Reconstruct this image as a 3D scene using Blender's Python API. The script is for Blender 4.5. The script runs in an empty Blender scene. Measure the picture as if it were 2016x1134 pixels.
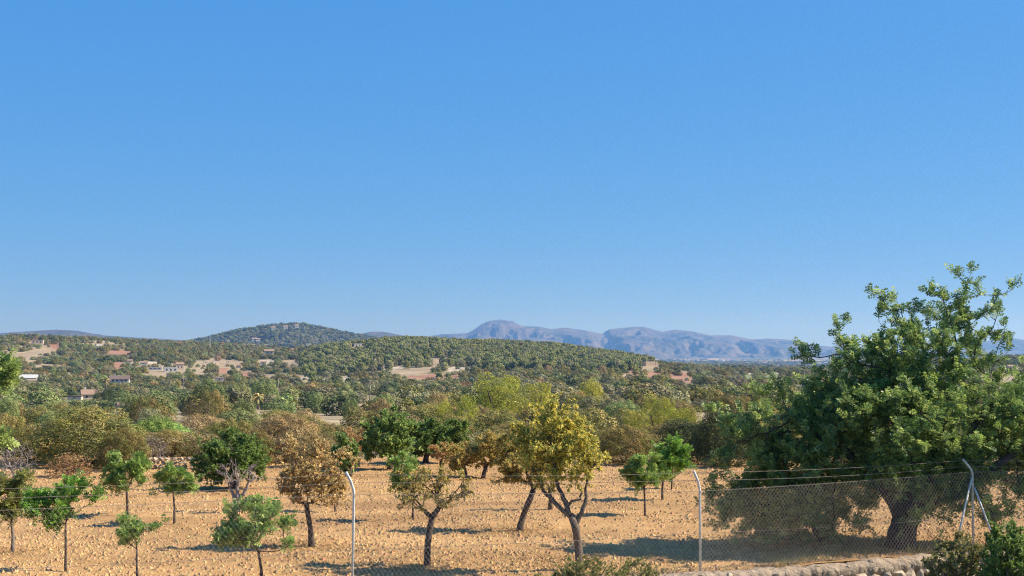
import bpy, math, random
import numpy as np
from mathutils import Vector

# ------------------------------------------------------------------ camera, world, sun, exposure
scene = bpy.context.scene
FPX = 2800.0                       # focal length in pixels of the 2016 px wide photograph
CAMZ = 5.0
PITCH = math.atan(123.0 / FPX)
cam_data = bpy.data.cameras.new('camera')
cam_data.sensor_width = 36.0
cam_data.lens = 36.0 * FPX / 2016.0
cam_data.clip_start = 0.1
cam_data.clip_end = 60000.0
camera = bpy.data.objects.new('camera', cam_data)
scene.collection.objects.link(camera)
camera.location = (0, 0, CAMZ)
camera.rotation_euler = (math.pi / 2 + PITCH, 0, 0)
scene.camera = camera

SUN_EL = math.radians(40.0)
SUN_AZ = math.radians(5.0)         # from +X towards +Y
sun_dir = Vector((math.cos(SUN_EL) * math.cos(SUN_AZ), math.cos(SUN_EL) * math.sin(SUN_AZ), math.sin(SUN_EL)))
sun_data = bpy.data.lights.new('sun', 'SUN')
sun_data.energy = 5.0
sun_data.angle = math.radians(0.53)
sun_data.color = (1.0, 0.90, 0.76)
sun = bpy.data.objects.new('sun', sun_data)
scene.collection.objects.link(sun)
sun.rotation_euler = (-sun_dir).to_track_quat('-Z', 'Y').to_euler()

world = bpy.data.worlds.new('World')
scene.world = world
world.use_nodes = True
wn = world.node_tree.nodes
wl = world.node_tree.links
wn.clear()
w_out = wn.new('ShaderNodeOutputWorld')
w_bg = wn.new('ShaderNodeBackground')
w_sky = wn.new('ShaderNodeTexSky')
w_sky.sky_type = 'NISHITA'
w_sky.sun_disc = False
w_sky.sun_elevation = SUN_EL
w_sky.sun_rotation = math.pi / 2 - SUN_AZ
w_sky.altitude = 0.0
w_sky.air_density = 0.5
w_sky.dust_density = 0.0
w_sky.ozone_density = 10.0
# one colour grade for the whole sky: the camera's deep, even blue
w_sep = wn.new('ShaderNodeSeparateColor')
w_com = wn.new('ShaderNodeCombineColor')
wl.new(w_sky.outputs[0], w_sep.inputs[0])
for k, (pw, gain) in enumerate(((0.80, 0.63), (0.34, 1.37), (0.09, 3.26))):
    m1 = wn.new('ShaderNodeMath')
    m1.operation = 'POWER'
    m1.inputs[1].default_value = pw
    m2 = wn.new('ShaderNodeMath')
    m2.operation = 'MULTIPLY'
    m2.inputs[1].default_value = gain
    wl.new(w_sep.outputs[k], m1.inputs[0])
    wl.new(m1.outputs[0], m2.inputs[0])
    wl.new(m2.outputs[0], w_com.inputs[k])
wl.new(w_com.outputs[0], w_bg.inputs['Color'])
w_bg.inputs['Strength'].default_value = 0.110
wl.new(w_bg.outputs[0], w_out.inputs[0])

vs = scene.view_settings
vs.view_transform = 'Standard'
vs.look = 'None'
vs.exposure = 0.95
vs.gamma = 1.0
vs.use_curve_mapping = False
scene.render.engine = 'CYCLES'
cy = scene.cycles
cy.max_bounces = 6
cy.diffuse_bounces = 3
cy.glossy_bounces = 2
cy.transmission_bounces = 3
cy.volume_bounces = 1
cy.transparent_max_bounces = 8
cy.use_denoising = True
cy.denoiser = 'OPENIMAGEDENOISE'
cy.denoising_input_passes = 'RGB_ALBEDO_NORMAL'
cy.denoising_prefilter = 'NONE'
cy.use_adaptive_sampling = False
cy.pixel_filter_type = 'BLACKMAN_HARRIS'
cy.filter_width = 1.15
cy.sample_clamp_indirect = 4.0
cy.sample_clamp_direct = 6.0

# ------------------------------------------------------------------ helpers
rng = np.random.default_rng(7)
COL = scene.collection


def at(x, y, Y):
    """world point at depth Y that the photograph shows at pixel (x, y)"""
    a = (x - 1008.0) / FPX
    b = (567.0 - y) / FPX
    dy = math.cos(PITCH) - b * math.sin(PITCH)
    dz = math.sin(PITCH) + b * math.cos(PITCH)
    s = Y / dy
    return np.array([a * s, Y, CAMZ + dz * s])


def on_level(x, y, z=0.35):
    b = (567.0 - y) / FPX
    dz = math.sin(PITCH) + b * math.cos(PITCH)
    s = (z - CAMZ) / dz
    return at(x, y, s * (math.cos(PITCH) - b * math.sin(PITCH)))


def vnoise(p, seed=0):
    """value noise, p (n,2) or (n,3) -> -1..1"""
    p = np.asarray(p, float)
    if p.shape[1] == 2:
        p = np.c_[p, np.zeros(len(p))]
    i = np.floor(p).astype(np.int64)
    f = p - i
    f = f * f * (3 - 2 * f)

    def h(ix, iy, iz):
        n = (ix * 374761393 + iy * 668265263 + iz * 2147483647 + seed * 1274126177) & 0xffffffff
        n = ((n ^ (n >> 13)) * 1274126177) & 0xffffffff
        n = (n ^ (n >> 16)) & 0xffff
        return n / 32767.5 - 1
    r = 0
    for dx in (0, 1):
        for dy in (0, 1):
            for dz in (0, 1):
                wgt = (f[:, 0] if dx else 1 - f[:, 0]) * (f[:, 1] if dy else 1 - f[:, 1]) * (f[:, 2] if dz else 1 - f[:, 2])
                r = r + wgt * h(i[:, 0] + dx, i[:, 1] + dy, i[:, 2] + dz)
    return r


def fbm(p, oct=4, seed=0):
    r = 0
    a = 1.0
    p = np.asarray(p, float)
    for k in range(oct):
        r = r + a * vnoise(p * (2 ** k) + 17.3 * k, seed + k)
        a *= 0.5
    return r


def unit(v):
    return v / np.maximum(np.linalg.norm(v, axis=-1, keepdims=True), 1e-9)


def mesh_np(name, verts, faces, mat=None, tint=None, smooth=False):
    verts = np.asarray(verts, np.float32)
    faces = np.asarray(faces, np.int32)
    me = bpy.data.meshes.new(name)
    me.vertices.add(len(verts))
    me.vertices.foreach_set('co', verts.ravel())
    k = faces.shape[1] if len(faces) else 4
    me.loops.add(faces.size)
    me.loops.foreach_set('vertex_index', faces.ravel())
    me.polygons.add(len(faces))
    me.polygons.foreach_set('loop_start', np.arange(0, faces.size, k, dtype=np.int32))
    me.polygons.foreach_set('use_smooth', np.full(len(faces), bool(smooth)))
    if tint is not None:
        a = me.color_attributes.new('tint', 'FLOAT_COLOR', 'POINT')
        t = np.ones((len(verts), 4), np.float32)
        t[:, :3] = tint
        a.data.foreach_set('color', t.ravel())
    if mat:
        me.materials.append(mat)
    me.update(calc_edges=True)
    me.validate()
    return me


def obj(name, me, parent=None, loc=None):
    o = bpy.data.objects.new(name, me)
    COL.objects.link(o)
    if parent is not None:
        o.parent = parent
    if loc is not None:
        o.location = loc
    return o


def tag(o, label=None, cat=None, group=None, kind=None):
    if label:
        o['label'] = label
    if cat:
        o['category'] = cat
    if group:
        o['group'] = group
    if kind:
        o['kind'] = kind
    return o


def empty(name, loc, label, cat, group=None):
    o = bpy.data.objects.new(name, None)
    COL.objects.link(o)
    o.location = loc
    o.empty_display_size = 0.2
    return tag(o, label, cat, group)


class Q:
    """collects quads"""
    def __init__(s):
        s.v, s.f, s.t, s.n = [], [], [], 0

    def add(s, v, f, t=None):
        v = np.asarray(v, float)
        s.v.append(v)
        s.f.append(np.asarray(f, int) + s.n)
        s.t.append(np.broadcast_to(np.asarray(t if t is not None else (1, 1, 1), float), (len(v), 3)))
        s.n += len(v)

    def box(s, c, d, rz=0.0, t=None):
        x, y, z = np.array(d) / 2
        v = np.array([[-x, -y, -z], [x, -y, -z], [x, y, -z], [-x, y, -z], [-x, -y, z], [x, -y, z], [x, y, z], [-x, y, z]])
        ca, sa = math.cos(rz), math.sin(rz)
        v = v @ np.array([[ca, sa, 0], [-sa, ca, 0], [0, 0, 1]]) + np.array(c)
        s.add(v, [[0, 3, 2, 1], [4, 5, 6, 7], [0, 1, 5, 4], [1, 2, 6, 5], [2, 3, 7, 6], [3, 0, 4, 7]], t)

    def tube(s, pts, rad, n=8, cap=True, t=None):
        pts = np.asarray(pts, float)
        rad = np.broadcast_to(np.asarray(rad, float), (len(pts),))
        d = np.gradient(pts, axis=0)
        d = unit(d)
        ref = np.array([1.0, 0, 0]) if abs(d[0][0]) < 0.8 else np.array([0, 1.0, 0])
        rings = []
        a = np.arange(n) / n * 2 * math.pi
        for p, q, r in zip(pts, d, rad):
            u = unit(np.cross(q, ref))
            w = np.cross(q, u)
            rings.append(p + r * (np.cos(a)[:, None] * u + np.sin(a)[:, None] * w))
        v = np.concatenate(rings)
        m = len(pts)
        i, j = np.meshgrid(np.arange(m - 1), np.arange(n), indexing='ij')
        i, j = i.ravel(), j.ravel()
        f = np.stack([i * n + j, i * n + (j + 1) % n, (i + 1) * n + (j + 1) % n, (i + 1) * n + j], 1)
        if cap:
            v = np.concatenate([v, pts[-1:], pts[:1]])
            e = m * n
            j = np.arange(0, n, 2)
            f = np.concatenate([f, np.stack([np.full(len(j), e), (m - 1) * n + j, (m - 1) * n + (j + 1) % n, (m - 1) * n + (j + 2) % n], 1),
                                np.stack([np.full(len(j), e + 1), (j + 2) % n, (j + 1) % n, j], 1)])
        s.add(v, f, t)

    def segs(s, A, B, ra, rb, n=4, t=None):
        """many open cones"""
        A, B = np.asarray(A, float), np.asarray(B, float)
        d = unit(B - A)
        ref = np.where(np.abs(d[:, 2:3]) < 0.9, np.array([[0, 0, 1.0]]), np.array([[1.0, 0, 0]]))
        u = unit(np.cross(d, ref))
        w = np.cross(d, u)
        a = np.arange(n) / n * 2 * math.pi
        off = np.cos(a)[None, :, None] * u[:, None] + np.sin(a)[None, :, None] * w[:, None]
        ra = np.broadcast_to(np.asarray(ra, float), (len(A),))
        rb = np.broadcast_to(np.asarray(rb, float), (len(A),))
        va = A[:, None] + off * ra[:, None, None]
        vb = B[:, None] + off * rb[:, None, None]
        v = np.concatenate([va, vb], 1).reshape(-1, 3)
        base = (np.arange(len(A)) * 2 * n)[:, None, None]
        j = np.arange(n)
        f = np.stack([j, (j + 1) % n, n + (j + 1) % n, n + j], 1)[None] + base
        s.add(v, f.reshape(-1, 4), t)

    def mesh(s, name, mat, smooth=False, tint=False):
        v = np.concatenate(s.v)
        f = np.concatenate(s.f)
        return mesh_np(name, v, f, mat, np.concatenate(s.t) if tint else None, smooth)


# ------------------------------------------------------------------ materials
def new_mat(name):
    m = bpy.data.materials.new(name)
    m.use_nodes = True
    n = m.node_tree.nodes
    b = n['Principled BSDF']
    return m, n, m.node_tree.links, b


def ramp(n, stops):
    r = n.new('ShaderNodeValToRGB')
    e = r.color_ramp.elements
    while len(e) > 1:
        e.remove(e[-1])
    e[0].position, e[0].color = stops[0][0], (*stops[0][1], 1)
    for p, c in stops[1:]:
        k = e.new(p)
        k.color = (*c, 1)
    return r


def noise_mat(name, stops, scale=4.0, detail=6.0, rough=0.9, bump=0.3, bdist=0.02, bscale=None, metallic=0.0, spec=0.3, tint=False, big=0):
    m, n, l, b = new_mat(name)
    tc = n.new('ShaderNodeTexCoord')
    nz = n.new('ShaderNodeTexNoise')
    nz.inputs['Scale'].default_value = scale
    nz.inputs['Detail'].default_value = detail
    nz.inputs['Roughness'].default_value = 0.65
    l.new(tc.outputs['Object'], nz.inputs['Vector'])
    r = ramp(n, stops)
    l.new(nz.outputs['Fac'], r.inputs['Fac'])
    col = r.outputs['Color']
    if big:
        n2 = n.new('ShaderNodeTexNoise')
        n2.inputs['Scale'].default_value = big
        n2.inputs['Detail'].default_value = 5.0
        mp = n.new('ShaderNodeMapping')
        mp.inputs['Scale'].default_value = (0.45, 1.5, 1.0)
        l.new(tc.outputs['Object'], mp.inputs['Vector'])
        l.new(mp.outputs[0], n2.inputs['Vector'])
        r2 = ramp(n, [(0.3, (0.76, 0.73, 0.70)), (0.5, (0.98, 0.98, 0.98)), (0.7, (1.16, 1.17, 1.2))])
        l.new(n2.outputs['Fac'], r2.inputs['Fac'])
        mb = n.new('ShaderNodeMix')
        mb.data_type = 'RGBA'
        mb.blend_type = 'MULTIPLY'
        mb.inputs['Factor'].default_value = 1.0
        l.new(col, mb.inputs['A'])
        l.new(r2.outputs['Color'], mb.inputs['B'])
        col = mb.outputs['Result']
    if tint:
        at_ = n.new('ShaderNodeVertexColor')
        at_.layer_name = 'tint'
        mx = n.new('ShaderNodeMix')
        mx.data_type = 'RGBA'
        mx.blend_type = 'MULTIPLY'
        mx.inputs['Factor'].default_value = 1.0
        l.new(col, mx.inputs['A'])
        l.new(at_.outputs['Color'], mx.inputs['B'])
        col = mx.outputs['Result']
    l.new(col, b.inputs['Base Color'])
    b.inputs['Roughness'].default_value = rough
    b.inputs['Metallic'].default_value = metallic
    b.inputs['Specular IOR Level'].default_value = spec
    if bump:
        nb = n.new('ShaderNodeTexNoise')
        nb.inputs['Scale'].default_value = bscale or scale * 5
        nb.inputs['Detail'].default_value = 8.0
        l.new(tc.outputs['Object'], nb.inputs['Vector'])
        bp = n.new('ShaderNodeBump')
        bp.inputs['Strength'].default_value = bump
        bp.inputs['Distance'].default_value = bdist
        l.new(nb.outputs['Fac'], bp.inputs['Height'])
        l.new(bp.outputs['Normal'], b.inputs['Normal'])
    return m


def leaf_mat(name, rough=0.55, trans=0.3, spec=0.4, vary=0.3):
    m, n, l, b = new_mat(name)
    a = n.new('ShaderNodeVertexColor')
    a.layer_name = 'tint'
    oi = n.new('ShaderNodeObjectInfo')
    mr = n.new('ShaderNodeMapRange')
    mr.inputs['To Min'].default_value = 1 - vary
    mr.inputs['To Max'].default_value = 1 + vary * 0.8
    l.new(oi.outputs['Random'], mr.inputs['Value'])
    hs = n.new('ShaderNodeHueSaturation')
    mh = n.new('ShaderNodeMapRange')
    mh.inputs['To Min'].default_value = 0.5 - 0.018 * vary / 0.3
    mh.inputs['To Max'].default_value = 0.5 + 0.012 * vary / 0.3
    ml = n.new('ShaderNodeMath')
    ml.operation = 'MULTIPLY'
    ml.inputs[1].default_value = 7.31
    fr = n.new('ShaderNodeMath')
    fr.operation = 'FRACT'
    l.new(oi.outputs['Random'], ml.inputs[0])
    l.new(ml.outputs[0], fr.inputs[0])
    l.new(fr.outputs[0], mh.inputs['Value'])
    l.new(mh.outputs[0], hs.inputs['Hue'])
    l.new(mr.outputs[0], hs.inputs['Value'])
    l.new(a.outputs['Color'], hs.inputs['Color'])
    l.new(hs.outputs['Color'], b.inputs['Base Color'])
    b.inputs['Roughness'].default_value = rough
    b.inputs['Specular IOR Level'].default_value = spec
    tr = n.new('ShaderNodeBsdfTranslucent')
    l.new(hs.outputs['Color'], tr.inputs['Color'])
    mx = n.new('ShaderNodeMixShader')
    mx.inputs['Fac'].default_value = trans
    l.new(b.outputs[0], mx.inputs[1])
    l.new(tr.outputs[0], mx.inputs[2])
    l.new(mx.outputs[0], n['Material Output'].inputs['Surface'])
    return m


def plain(name, c, rough=0.7, metallic=0.0, var=0.15, scale=3.0, bump=0.15):
    c = np.array(c)
    return noise_mat(name, [(0.3, tuple(c * (1 - var))), (0.7, tuple(np.minimum(c * (1 + var), 1)))], scale, 5, rough, bump, 0.01, None, metallic)


M_leaf = leaf_mat('matte_leaf', 0.7, 0.16, 0.10, 0.28)
M_leaf_near = leaf_mat('orchard_leaf', 0.55, 0.42, 0.25, 0.08)
M_leaf_gloss = leaf_mat('glossy_leaf', 0.42, 0.42, 0.36, 0.06)
M_bark = noise_mat('dark_bark', [(0.3, (0.05, 0.035, 0.028)), (0.55, (0.10, 0.072, 0.055)), (0.8, (0.17, 0.13, 0.10))], 9, 8, 0.95, 0.9, 0.03)
M_bark_mid = noise_mat('brown_bark', [(0.3, (0.075, 0.055, 0.042)), (0.7, (0.18, 0.135, 0.10))], 12, 8, 0.95, 0.8, 0.02)
M_bark_pale = noise_mat('pale_bark', [(0.3, (0.12, 0.09, 0.07)), (0.7, (0.27, 0.21, 0.165))], 12, 8, 0.95, 0.8, 0.02)
M_twig = noise_mat('grey_twig', [(0.3, (0.17, 0.135, 0.115)), (0.7, (0.34, 0.29, 0.255))], 6, 4, 0.95, 0.0)
M_twig_brown = noise_mat('brown_twig', [(0.3, (0.12, 0.085, 0.06)), (0.7, (0.24, 0.17, 0.12))], 6, 4, 0.95, 0.0)
M_soil = noise_mat('orchard_soil', [(0.25, (0.28, 0.152, 0.056)), (0.5, (0.37, 0.212, 0.078)), (0.75, (0.445, 0.265, 0.106))], 1.6, 10, 0.97, 0.8, 0.05, 14, big=0.30)
M_clod = noise_mat('pale_clod', [(0.3, (0.36, 0.21, 0.085)), (0.7, (0.52, 0.335, 0.155))], 2.3, 4, 0.97, 0.5, 0.02, 20, tint=True, big=0.30)
M_ground = noise_mat('dry_ground', [(0.3, (0.55, 0.55, 0.55)), (0.55, (0.9, 0.9, 0.9)), (0.8, (1.25, 1.2, 1.15))], 0.05, 10, 0.97, 0.4, 0.3, 0.5, tint=True)
M_galv = noise_mat('galvanised_steel', [(0.3, (0.55, 0.50, 0.43)), (0.7, (0.74, 0.69, 0.60))], 14, 5, 0.7, 0.1, 0.003, None, 0.0)
M_wire = plain('weathered_wire', (0.27, 0.21, 0.165), 0.85, 0.0)
M_mesh = plain('galvanised_mesh', (0.50, 0.41, 0.32), 0.85, 0.0)
M_stone = noise_mat('limestone', [(0.25, (0.27, 0.20, 0.13)), (0.5, (0.42, 0.33, 0.22)), (0.8, (0.55, 0.46, 0.34))], 5, 8, 0.95, 0.7, 0.03, tint=True)
M_mortar = noise_mat('rough_mortar', [(0.25, (0.16, 0.115, 0.08)), (0.5, (0.29, 0.22, 0.15)), (0.75, (0.40, 0.315, 0.225))], 4, 10, 0.97, 1.0, 0.06, 11)
M_white = plain('white_plaster', (0.60, 0.56, 0.49), 0.9, 0, 0.06)
M_cream = plain('cream_stone_wall', (0.60, 0.48, 0.34), 0.9, 0, 0.12, 1.0)
M_roof = plain('clay_roof_tiles', (0.30, 0.20, 0.135), 0.9, 0, 0.2, 1.5)
M_roof_dark = plain('dark_roof_tiles', (0.17, 0.12, 0.10), 0.9, 0, 0.2, 1.5)
M_glass = plain('dark_window', (0.03, 0.03, 0.035), 0.2, 0, 0.1, 1, 0)
M_pole = plain('wooden_pole', (0.30, 0.25, 0.19), 0.9)

# ------------------------------------------------------------------ terrain
DEPTHS = [8, 26, 40, 60, 100, 160, 250, 400, 600, 850, 1000, 1200, 1400, 1600, 1900, 2300, 3000, 4500, 7000, 10000, 14500]
COLS = {
    -800: [0, 0, 0, 912, 868, 840, 818, 799, 780, 752, 740, 715, 695, 675, 660, 672, 700, 714, 713, 709, 704],
    0:    [0, 0, 0, 912, 868, 840, 818, 799, 782, 760, 748, 724, 704, 684, 659, 676, 702, 714, 713, 709, 704],
    200:  [0, 0, 0, 912, 868, 840, 818, 800, 785, 764, 750, 728, 708, 689, 664, 680, 702, 714, 713, 709, 704],
    400:  [0, 0, 0, 912, 868, 840, 818, 800, 785, 766, 752, 735, 718, 702, 686, 677, 688, 706, 711, 709, 704],
    600:  [0, 0, 0, 912, 866, 838, 816, 800, 785, 766, 752, 734, 714, 700, 690, 688, 698, 706, 711, 709, 704],
    700:  [0, 0, 0, 912, 866, 838, 816, 800, 785, 764, 748, 722, 694, 680, 684, 694, 702, 712, 712, 709, 704],
    800:  [0, 0, 0, 912, 865, 836, 815, 798, 783, 762, 745, 714, 684, 671, 677, 692, 705, 716, 713, 709, 704],
    900:  [0, 0, 0, 912, 865, 834, 812, 796, 780, 758, 742, 714, 689, 678, 682, 695, 708, 718, 714, 709, 704],
    1000: [0, 0, 0, 912, 865, 832, 810, 793, 776, 754, 740, 716, 693, 683, 686, 697, 710, 720, 715, 710, 704],
    1100: [0, 0, 0, 912, 865, 832, 808, 790, 773, 752, 738, 718, 698, 688, 690, 700, 714, 721, 716, 710, 704],
    1200: [0, 0, 0, 912, 865, 832, 808, 789, 772, 750, 738, 722, 708, 701, 703, 712, 720, 722, 716, 710, 704],
    1280: [0, 0, 0, 912, 865, 832, 808, 789, 772, 752, 741, 728, 720, 718, 720, 724, 724, 722, 716, 710, 704],
    1400: [0, 0, 0, 912, 865, 834, 810, 792, 776, 757, 747, 737, 731, 729, 728, 728, 726, 722, 716, 710, 704],
    1600: [0, 0, 0, 912, 865, 836, 812, 795, 780, 762, 752, 744, 738, 735, 732, 730, 727, 722, 716, 710, 704],
    1800: [0, 0, 0, 912, 865, 836, 812, 795, 780, 758, 746, 732, 722, 717, 714, 716, 722, 722, 716, 710, 704],
    2016: [0, 0, 0, 912, 865, 836, 812, 795, 778, 752, 738, 720, 709, 706, 707, 712, 722, 722, 716, 710, 704],
    2800: [0, 0, 0, 912, 865, 836, 812, 795, 778, 750, 736, 716, 700, 697, 700, 710, 722, 722, 716, 710, 704],
}
_cx = np.array(sorted(COLS))
_tab = np.array([COLS[c] for c in _cx], float)
_tab[:, 4] = 905
_tab[:, 5] = 866
_tab[:, 6] += 12
_tab[:, 7] += 4
_ld = np.log(np.array(DEPTHS, float))
_gx = np.linspace(-800, 2800, 241)
_gl = np.linspace(math.log(60), math.log(14500), 161)
_t1 = np.stack([np.interp(_gl, _ld, row) for row in _tab])
_t2 = np.stack([np.interp(_gx, _cx, _t1[:, k]) for k in range(len(_gl))], 1)
for _ in range(3):
    p = np.pad(_t2, ((2, 2), (0, 0)), mode='edge')
    _t2 = (p[:-4] + 2 * p[1:-3] + 3 * p[2:-2] + 2 * p[3:-1] + p[4:]) / 9
    p = np.pad(_t2, ((0, 0), (1, 1)), mode='edge')
    _t2 = (p[:, :-2] + 2 * p[:, 1:-1] + p[:, 2:]) / 4

FENCE = np.array([[-30.0, 17.6], [-10.0, 24.8], [-3.04, 27.5], [3.94, 30.0], [10.63, 33.0], [30.0, 36.0]])


def fence_y(X):
    return np.interp(X, FENCE[:, 0], FENCE[:, 1])


FIELD_Z = 0.35


def terrain_z(X, Y):
    X = np.atleast_1d(np.asarray(X, float))
    Y = np.atleast_1d(np.asarray(Y, float))
    Yc = np.clip(Y, 60, 14400)
    xi = np.clip(1008 + FPX * X / np.maximum(Y, 1), -799, 2799)
    fx = (xi + 800) / 3600 * 240
    fl = (np.log(Yc) - _gl[0]) / (_gl[-1] - _gl[0]) * 160
    i = np.minimum(fx.astype(int), 239)
    j = np.minimum(fl.astype(int), 159)
    u, v = fx - i, fl - j
    yi = (_t2[i, j] * (1 - u) * (1 - v) + _t2[i + 1, j] * u * (1 - v) + _t2[i, j + 1] * (1 - u) * v + _t2[i + 1, j + 1] * u * v)
    z = CAMZ - (yi - 690) * Yc / FPX
    amp = np.clip(Y * 0.0012, 0.0, 2.5)
    z = z + amp * fbm(np.c_[X, Y] / np.clip(Y * 0.06, 6, 120)[:, None] * 1.0, 3, 3) * (Y > 80)
    near = np.where(Y < fence_y(X) + 1.5, -0.9, 0.18)
    a = np.clip((Y - 60) / 12, 0, 1)
    a = a * a * (3 - 2 * a)
    return np.where(Y < 60, near, near * (1 - a) + z * a)


def tz(X, Y):
    return float(terrain_z(X, Y)[0])


def hit(x, y, d0=80, d1=3000):
    """world point where the terrain is seen at pixel (x, y)"""
    d = np.geomspace(d0, d1, 1500)
    a, b = (x - 1008.0) / FPX, (567.0 - y) / FPX
    k = d / (math.cos(PITCH) - b * math.sin(PITCH))
    z = terrain_z(a * k, d)
    ok = np.nonzero(z >= CAMZ + (math.sin(PITCH) + b * math.cos(PITCH)) * k)[0]
    if len(ok):
        i = ok[0]
        return np.array([a * k[i], d[i], z[i]])
    p = at(x, y, d1)
    return np.array([p[0], d1, tz(p[0], d1)])


# bare fields and clearings: (x, y, rx, ry, colour) as the photograph shows them
TAN, RED, PALE, GREEN = (0.36, 0.27, 0.16), (0.35, 0.18, 0.10), (0.47, 0.39, 0.27), (0.17, 0.20, 0.08)
PATCHES = [
    (52, 702, 40, 10, TAN), (85, 690, 20, 8, TAN), (108, 682, 12, 8, RED), (235, 694, 32, 5, RED), (95, 722, 48, 4, TAN), (10, 700, 10, 3, PALE),
    (80, 746, 30, 3, TAN), (232, 720, 12, 7, RED), (300, 714, 40, 3, PALE), (325, 738, 26, 5, TAN),
    (425, 710, 26, 4, TAN), (455, 714, 26, 4, TAN), (400, 718, 22, 3, TAN), (435, 720, 20, 3, TAN), (395, 738, 24, 5, TAN), (440, 730, 14, 6, RED), (490, 737, 20, 5, RED), (530, 712, 22, 4, PALE),
    (600, 688, 40, 5, RED), (575, 716, 26, 7, TAN), (560, 741, 50, 5, TAN), (620, 745, 70, 5, PALE), (690, 748, 34, 3, PALE),
    (790, 734, 50, 7, TAN), (866, 713, 24, 11, TAN), (905, 729, 26, 7, PALE), (765, 724, 36, 4, PALE), (850, 741, 70, 5, RED), (835, 728, 30, 5, TAN),
    (600, 790, 40, 10, TAN), (650, 800, 40, 7, TAN), (590, 782, 26, 6, RED), (720, 798, 40, 4, TAN),
    (1295, 740, 62, 9, RED), (1360, 748, 60, 6, RED), (1425, 751, 40, 5, RED), (1250, 733, 24, 3, RED), (1430, 765, 60, 3, PALE),
    (1500, 741, 60, 5, GREEN), (1500, 735, 50, 2, PALE), (1560, 746, 40, 3, PALE), (1440, 728, 60, 2, PALE), (1470, 722, 40, 2, TAN),
    (1970, 745, 40, 14, TAN), (1950, 760, 50, 6, TAN), (1985, 728, 30, 5, PALE), (1950, 776, 40, 5, PALE),
    (60, 770, 26, 4, TAN), (140, 806, 40, 3, PALE),
]


def patch_info(X, Y, Z):
    xi = 1008 + FPX * X / Y
    yi = 690 - (Z - CAMZ) * FPX / Y
    w = np.zeros(len(X))
    col = np.zeros((len(X), 3))
    jit = fbm(np.c_[xi / 14, yi / 4], 3, 9) * 0.55
    for (x, y, rx, ry, c) in PATCHES:
        q = ((xi - x) / rx) ** 2 + ((yi - y) / ry) ** 2 + jit
        m = np.clip((1.15 - q) / 0.3, 0, 1) * (Y > 150) * (Y < 2600)
        b = m > w
        col[b] = c
        w = np.maximum(w, m)
    return w, col


nt, nr = 520, 420
tt = np.linspace(-0.64, 0.64, nt)
yy = np.concatenate([np.geomspace(8, 60, 50), np.geomspace(61, 3000, 300), np.geomspace(3060, 15200, 70)])
T, Yg = np.meshgrid(tt, yy)
Xg = (T * Yg).ravel()
Yg = Yg.ravel()
Zg = terrain_z(Xg, Yg)
nz = fbm(np.c_[Xg, Yg] / 140.0, 4, 21)[:, None]
nz2 = fbm(np.c_[Xg / 420.0, Yg / 150.0], 3, 31)[:, None]
base = np.where(nz > 0.15, np.array([[0.30, 0.235, 0.13]]), np.array([[0.20, 0.18, 0.085]]))
base = base * (1 + 0.25 * nz)
far = np.clip((Yg - 2600) / 900, 0, 1)[:, None]
strip = fbm(np.c_[Xg / 260.0, Yg / 420.0], 3, 44)[:, None]
plaincol = np.where(strip > 0.45, np.array([[0.46, 0.35, 0.24]]), np.where(strip > 0.2, np.array([[0.24, 0.21, 0.12]]), np.array([[0.075, 0.085, 0.045]])))
base = base * (1 - far) + plaincol * far
w, c = patch_info(Xg, Yg, Zg)
w = w[:, None]
tint = base * (1 - w) + c * w
ii, jj = np.meshgrid(np.arange(nr - 1), np.arange(nt - 1), indexing='ij')
ii, jj = ii.ravel(), jj.ravel()
gf = np.stack([ii * nt + jj, ii * nt + jj + 1, (ii + 1) * nt + jj + 1, (ii + 1) * nt + jj], 1)
tag(obj('terrain', mesh_np('terrain', np.c_[Xg, Yg, Zg], gf, M_ground, tint, True)), 'dry scrub valley and low hills behind the orchard', None, None, 'structure')


def ridge(name, crest, d_foot, d_crest, d_back, y_foot, seed, c1, c2, rough, label, nx=360, nyr=60, relief=0.35):
    """a range of hills: crest line given as (pixel x, pixel y) at depth d_crest"""
    cx = np.array([q[0] for q in crest], float)
    cyy = np.array([q[1] for q in crest], float)
    xs = np.linspace(cx[0], cx[-1], nx)
    zc = CAMZ - (np.interp(xs, cx, cyy) - 690) * d_crest / FPX
    zf = CAMZ - (y_foot - 690) * d_foot / FPX - 20
    ds = np.concatenate([np.linspace(d_foot, d_crest, nyr), np.linspace(d_crest, d_back, 14)[1:]])
    V, Tn = [], []
    X0 = (xs - 1008) / FPX * d_crest
    for d in ds:
        u = (d - d_foot) / (d_crest - d_foot) if d <= d_crest else 1 - (d - d_crest) / (d_back - d_crest)
        u = max(u, 0)
        # folds run down the slope
        p = np.c_[X0 / (d_crest * 0.012), np.full(nx, d / (d_crest * 0.035))]
        fold = fbm(p, 5, seed)
        prof = u ** 0.85
        h = zf + (zc - zf) * np.clip(prof + relief * (fold - 0.3) * (u * (1 - u)) * 2.2, -0.05, 1.2)
        if d == d_crest:
            h = zc
        h = np.minimum(h, zf + (zc - zf) * (0.25 + 0.75 * u) + 0) if d < d_crest else h
        V.append(np.c_[X0, np.full(nx, d), h])
        q = fbm(np.c_[X0, np.full(nx, d * 0.7)] / (d_crest * 0.008), 5, seed + 5)
        k = np.clip(0.5 + rough * q, 0, 1)[:, None]
        Tn.append(np.array(c1) * (1 - k) + np.array(c2) * k)
    n2 = len(ds)
    a, b = np.meshgrid(np.arange(n2 - 1), np.arange(nx - 1), indexing='ij')
    a, b = a.ravel(), b.ravel()
    f = np.stack([a * nx + b, a * nx + b + 1, (a + 1) * nx + b + 1, (a + 1) * nx + b], 1)
    o = obj(name, mesh_np(name, np.concatenate(V), f, M_hill, np.concatenate(Tn), True))
    return tag(o, label, None, None, 'structure')


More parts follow.
